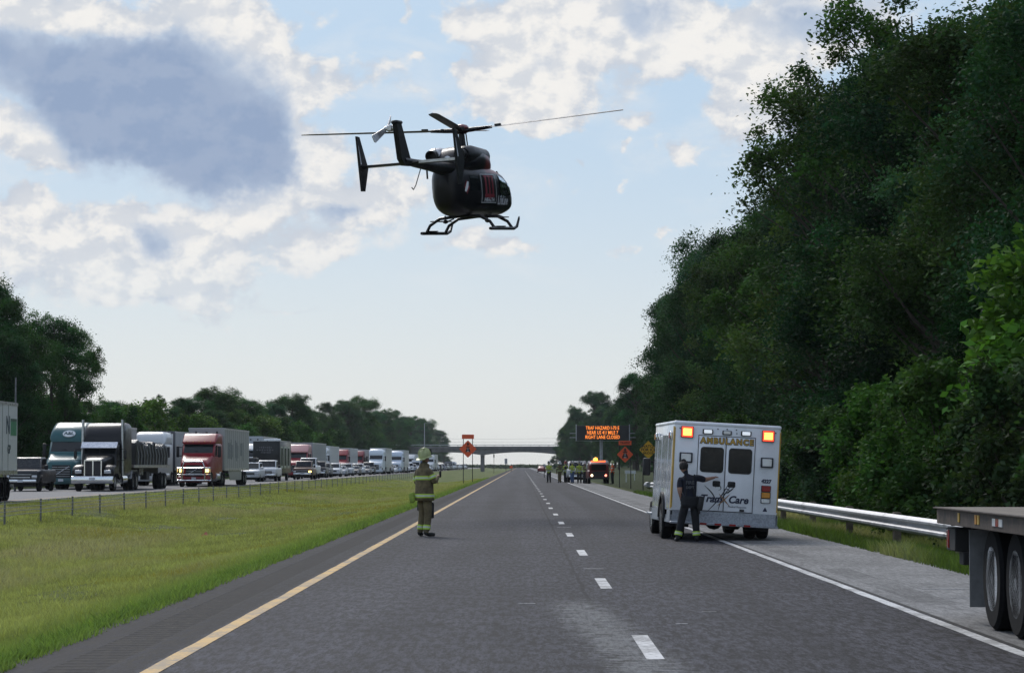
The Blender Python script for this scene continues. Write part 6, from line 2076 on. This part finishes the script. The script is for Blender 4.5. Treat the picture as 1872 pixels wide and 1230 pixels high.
aero_semi("red and white semi truck rising behind the black box truck", (.26, .015, .025), (p.x, 302, RZ), R(-1.5), roof=3.95, roof_color=(.5, .25, .25), trailer=dict(color=(.30, .32, .34), top=4.20))

IN = lambda Y: float(np.interp(Y, [100, 180, 260, 450, 750, 1200], [-22.8, -23.3, -24.4, -24.3, -22.2, -21.6]))
SEMIS = [  # lane, Y, colour, trailer colour, label
    (1, 350, (.62, .65, .70), (.55, .57, .58), "white semi truck with pale blue lettering over its windscreen"),
    (1, 392, (.28, .02, .03), (.45, .46, .47), "red semi truck with long grey trailer behind the white lettered one"),
    (1, 431, (.20, .015, .025), (.52, .52, .52), "dark red semi truck in the outer lane with a pale hood edge and white trailer"),
    (0, 428, (.62, .68, .74), (.52, .54, .54), "large pale blue-white semi truck standing whole in the inner lane"),
    (0, 490, (.55, .62, .72), (.50, .52, .53), "blue-white semi truck next behind the large pale one"),
    (1, 476, (.30, .31, .33), (.34, .36, .33), "grey semi truck with an olive-grey box trailer left of the firefighter's helmet"),
    (1, 610, (.60, .62, .64), (.58, .60, .62), "white semi truck just right of the firefighter's head"),
    (0, 640, (.58, .60, .62), (.50, .52, .52), "white semi truck with a big dark windscreen beyond the firefighter"),
    (1, 700, (.25, .26, .28), (.60, .62, .63), "far grey semi truck with pale trailer near the bridge")]
for lane, Y, c, tc, lab in SEMIS:
    big_ = 1.06 if Y in (428, 490) else 1.0
    o = aero_semi(lab, c, (IN(Y) - 3.5 * lane, Y, RZ), R(-.5), roof=3.9, roundroof=(Y in (350, 428, 490, 640)), trailer=dict(color=tc, top=4.15), group='semi trucks in the jam')
    o.scale = (big_,) * 3
    if Y == 350:
        mb = MB(); text_mb(mb, "USX", .5, T((-.35, 2.66, 3.42)) @ Matrix.Rotation(R(-38), 4, 'X'), .01, bold=.02); mb.build("lettering", mat("sky_blue_lettering", (.05, .28, .55), .5), o)
# cars filling the rest of both lanes
busy = {0: [(420, 452), (484, 515), (632, 665)], 1: [(345, 374), (386, 416), (425, 455), (470, 500), (604, 632), (694, 722), (296, 330)]}
PROTO = {}
PAL = [((.62, .64, .67), "white"), ((.030, .031, .035), "black"), ((.34, .36, .39), "silver"), ((.12, .125, .135), "dark grey"), ((.58, .60, .63), "white"), ((.06, .08, .13), "dark blue"), ((.22, .02, .025), "red"), ((.45, .47, .50), "silver")]
KINDS = [('suv', "suv_car", "SUV", "car"), ('pickup', "pickup_truck", "pickup", "pickup"), ('sedan', "sedan_car", "saloon car", "car"), ('suv', "suv_car", "SUV", "car"), ('van', "delivery_van", "van", "van")]
ORD = ["first", "second", "third", "fourth", "fifth", "sixth", "seventh", "eighth", "ninth", "tenth", "eleventh", "twelfth"]
first = [  # the nearer cars, matched to the photograph
    (0, 306, 1, 1, "black pickup in the inner lane under the white lettered semi"), (0, 318, 0, 3, "dark grey SUV with pale bonnet following the black pickup"),
    (0, 331, 0, 0, "white SUV in the inner lane below the red semi"), (0, 344, 2, 2, "silver saloon car in front of the dark red semi's lane, low in the queue"),
    (1, 338, 1, 5, "dark blue pickup in the outer lane just ahead of the white lettered semi"), (0, 357, 0, 7, "silver SUV following the silver saloon"),
    (0, 370, 2, 1, "black saloon in the inner lane, third ahead of the large pale semi"), (1, 378, 0, 0, "white SUV squeezed between the lettered white semi and the red semi"),
    (0, 383, 0, 0, "white SUV in the inner lane, second ahead of the large pale semi"), (0, 398, 2, 3, "dark grey saloon just ahead of the large pale semi"), (0, 409, 1, 1, "black pickup right at the front of the large pale semi")]
def add_car(kind_i, col_i, lane, Y, label, group, detail):
    kd, nm, word, cat = KINDS[kind_i]
    col, cn = PAL[col_i]
    key = (kd, detail)
    loc = (IN(Y) - 3.5 * lane + rr.uniform(-.2, .2), Y, RZ)
    if key not in PROTO:
        PROTO[key] = o = make_car(kd, nm, label, cat, col, loc, R(rr.uniform(-1, 1)), group, detail=detail)
    else:
        o = dup(PROTO[key], None, col)
        o.location = loc
        o["label"] = label
        if group: o["group"] = group
    return o
for lane, Y, ki, ci, lab in first:
    add_car(ki, ci, lane, Y, lab, 'cars in the jam', True)
k = 0
Y = 419.0
for lane in (0, 1):
    Y = 419.0 if lane == 0 else 458.0
    while Y < 1000:
        b_ = [q for q in busy[lane] if q[0] - 7 < Y < q[1]]
        if b_:
            Y = b_[0][1] + 2
            continue
        ki, ci = rr.choice([0, 0, 1, 2, 3, 4]), rr.randrange(8)
        col, cn = PAL[ci]
        far = Y > 560
        where = "far down the jam by the bridge" if far else "in the jam beyond the large pale semi"
        add_car(ki, ci, lane, Y, f"small {cn} {KINDS[ki][2]} {where}, {'outer' if lane else 'inner'} lane", f"{cn} {KINDS[ki][2]}s {where}, {'outer' if lane else 'inner'} lane", not far)
        Y += rr.uniform(8.5, 13) + (Y - 419) * .012
        k += 1

# ------------------------------------------------------------------ the crew's vehicles on the right shoulder
fv = thing("fire_vehicle", "dark red fire vehicle with blazing amber roof beacon on the right shoulder", "fire vehicle", (at(1094.5, 884, 222).x, 222, 0), (0, 0, R(2)))
mb = MB(); mb.loft(rings_of([(.0, 1.72, .45, 1.08), (.12, 1.80, .40, 1.16), (4.2, 1.80, .40, 1.16), (5.0, 1.7, .45, 1.0)])); pbuild(mb, "body", fv, (.10, .010, .012))
mb = MB(); mb.loft(rings_of([(.05, 1.66, 1.1, 1.60), (.35, 1.56, 1.1, 1.86), (2.6, 1.56, 1.1, 1.88), (3.4, 1.6, 1.1, 1.2)], .10)); pbuild(mb, "cab", fv, (.13, .012, .015))
mb = MB(); mb.prism(rrect(1.30, .52, .08, 3, 0, 1.42), .02, .10, 'y'); mb.build("rear_window", M_GLASS, fv)
mb = MB(); mb.prism(rrect(1.15, .42, .05, 3, 0, .86), -.03, .02, 'y'); mb.build("tailgate", M_BLACK, fv)
mb = MB(); mb.box((0, -.08, .50), (1.8, .2, .16), bev=.04); mb.build("bumper", M_BLACK, fv)
for s, m_ in ((-1, mat("white_lamp_on", (.9, .85, .7), .3, emit=(1, .80, .50), estr=5)), (1, mat("pink_lamp_on", (.9, .3, .25), .3, emit=(1, .30, .20), estr=3))):
    mb = MB(); mb.lathe([(.04, .02), (.10, .0), (.09, -.04), (.01, -.05)], (s * .60, -.03, .72), 'y', 12); mb.build("tail_light", m_, fv)
mb = MB(); mb.box((0, .9, 1.93), (1.25, .32, .12), bev=.03); mb.build("light_bar", mat("red_bar_lit", (.8, .1, .03), .3, emit=(1, .12, .03), estr=2.5), fv)
mb = MB(); mb.lathe([(.17, 1.99), (.17, 2.12), (.12, 2.22), (.02, 2.26)], (-.22, .9, 0), 'z', 14); mb.build("beacon", M_AMBER_ON, fv)
for y in (.85, 3.9):
    for s in (-1, 1):
        wheel(fv, s * .80, y, .36, .24, s)
p = at(1058.5, 880, 236)
sp = make_car('pickup', "pickup_truck", "silver pickup facing the camera on the right shoulder behind the crew", "pickup", (.42, .44, .46), (p.x, 236, 0), R(3))
p = at(990, 862, 560)
o = make_car('sedan', "sedan_car", "tiny dark red car far down the right lane, left of the crew", "car", (.20, .02, .025), (p.x, 560, 0), R(180), detail=False)
# ------------------------------------------------------------------ haze
hm = bpy.data.materials.new("hazy_air")
hm.use_nodes = True
ht = NT(hm.node_tree)
ht.n.clear()
pv = ht.new('ShaderNodeVolumePrincipled')
pv.inputs['Color'].default_value = (.82, .88, .95, 1)
pv.inputs['Density'].default_value = .00006
pv.inputs['Anisotropy'].default_value = .2
ho = ht.new('ShaderNodeOutputMaterial')
ht.l.new(pv.outputs[0], ho.inputs['Volume'])
hb = MB()
hb.box((0, 1600, 14.8), (5300, 3500, 34))
tag(hb.build("haze", hm), kind='stuff')
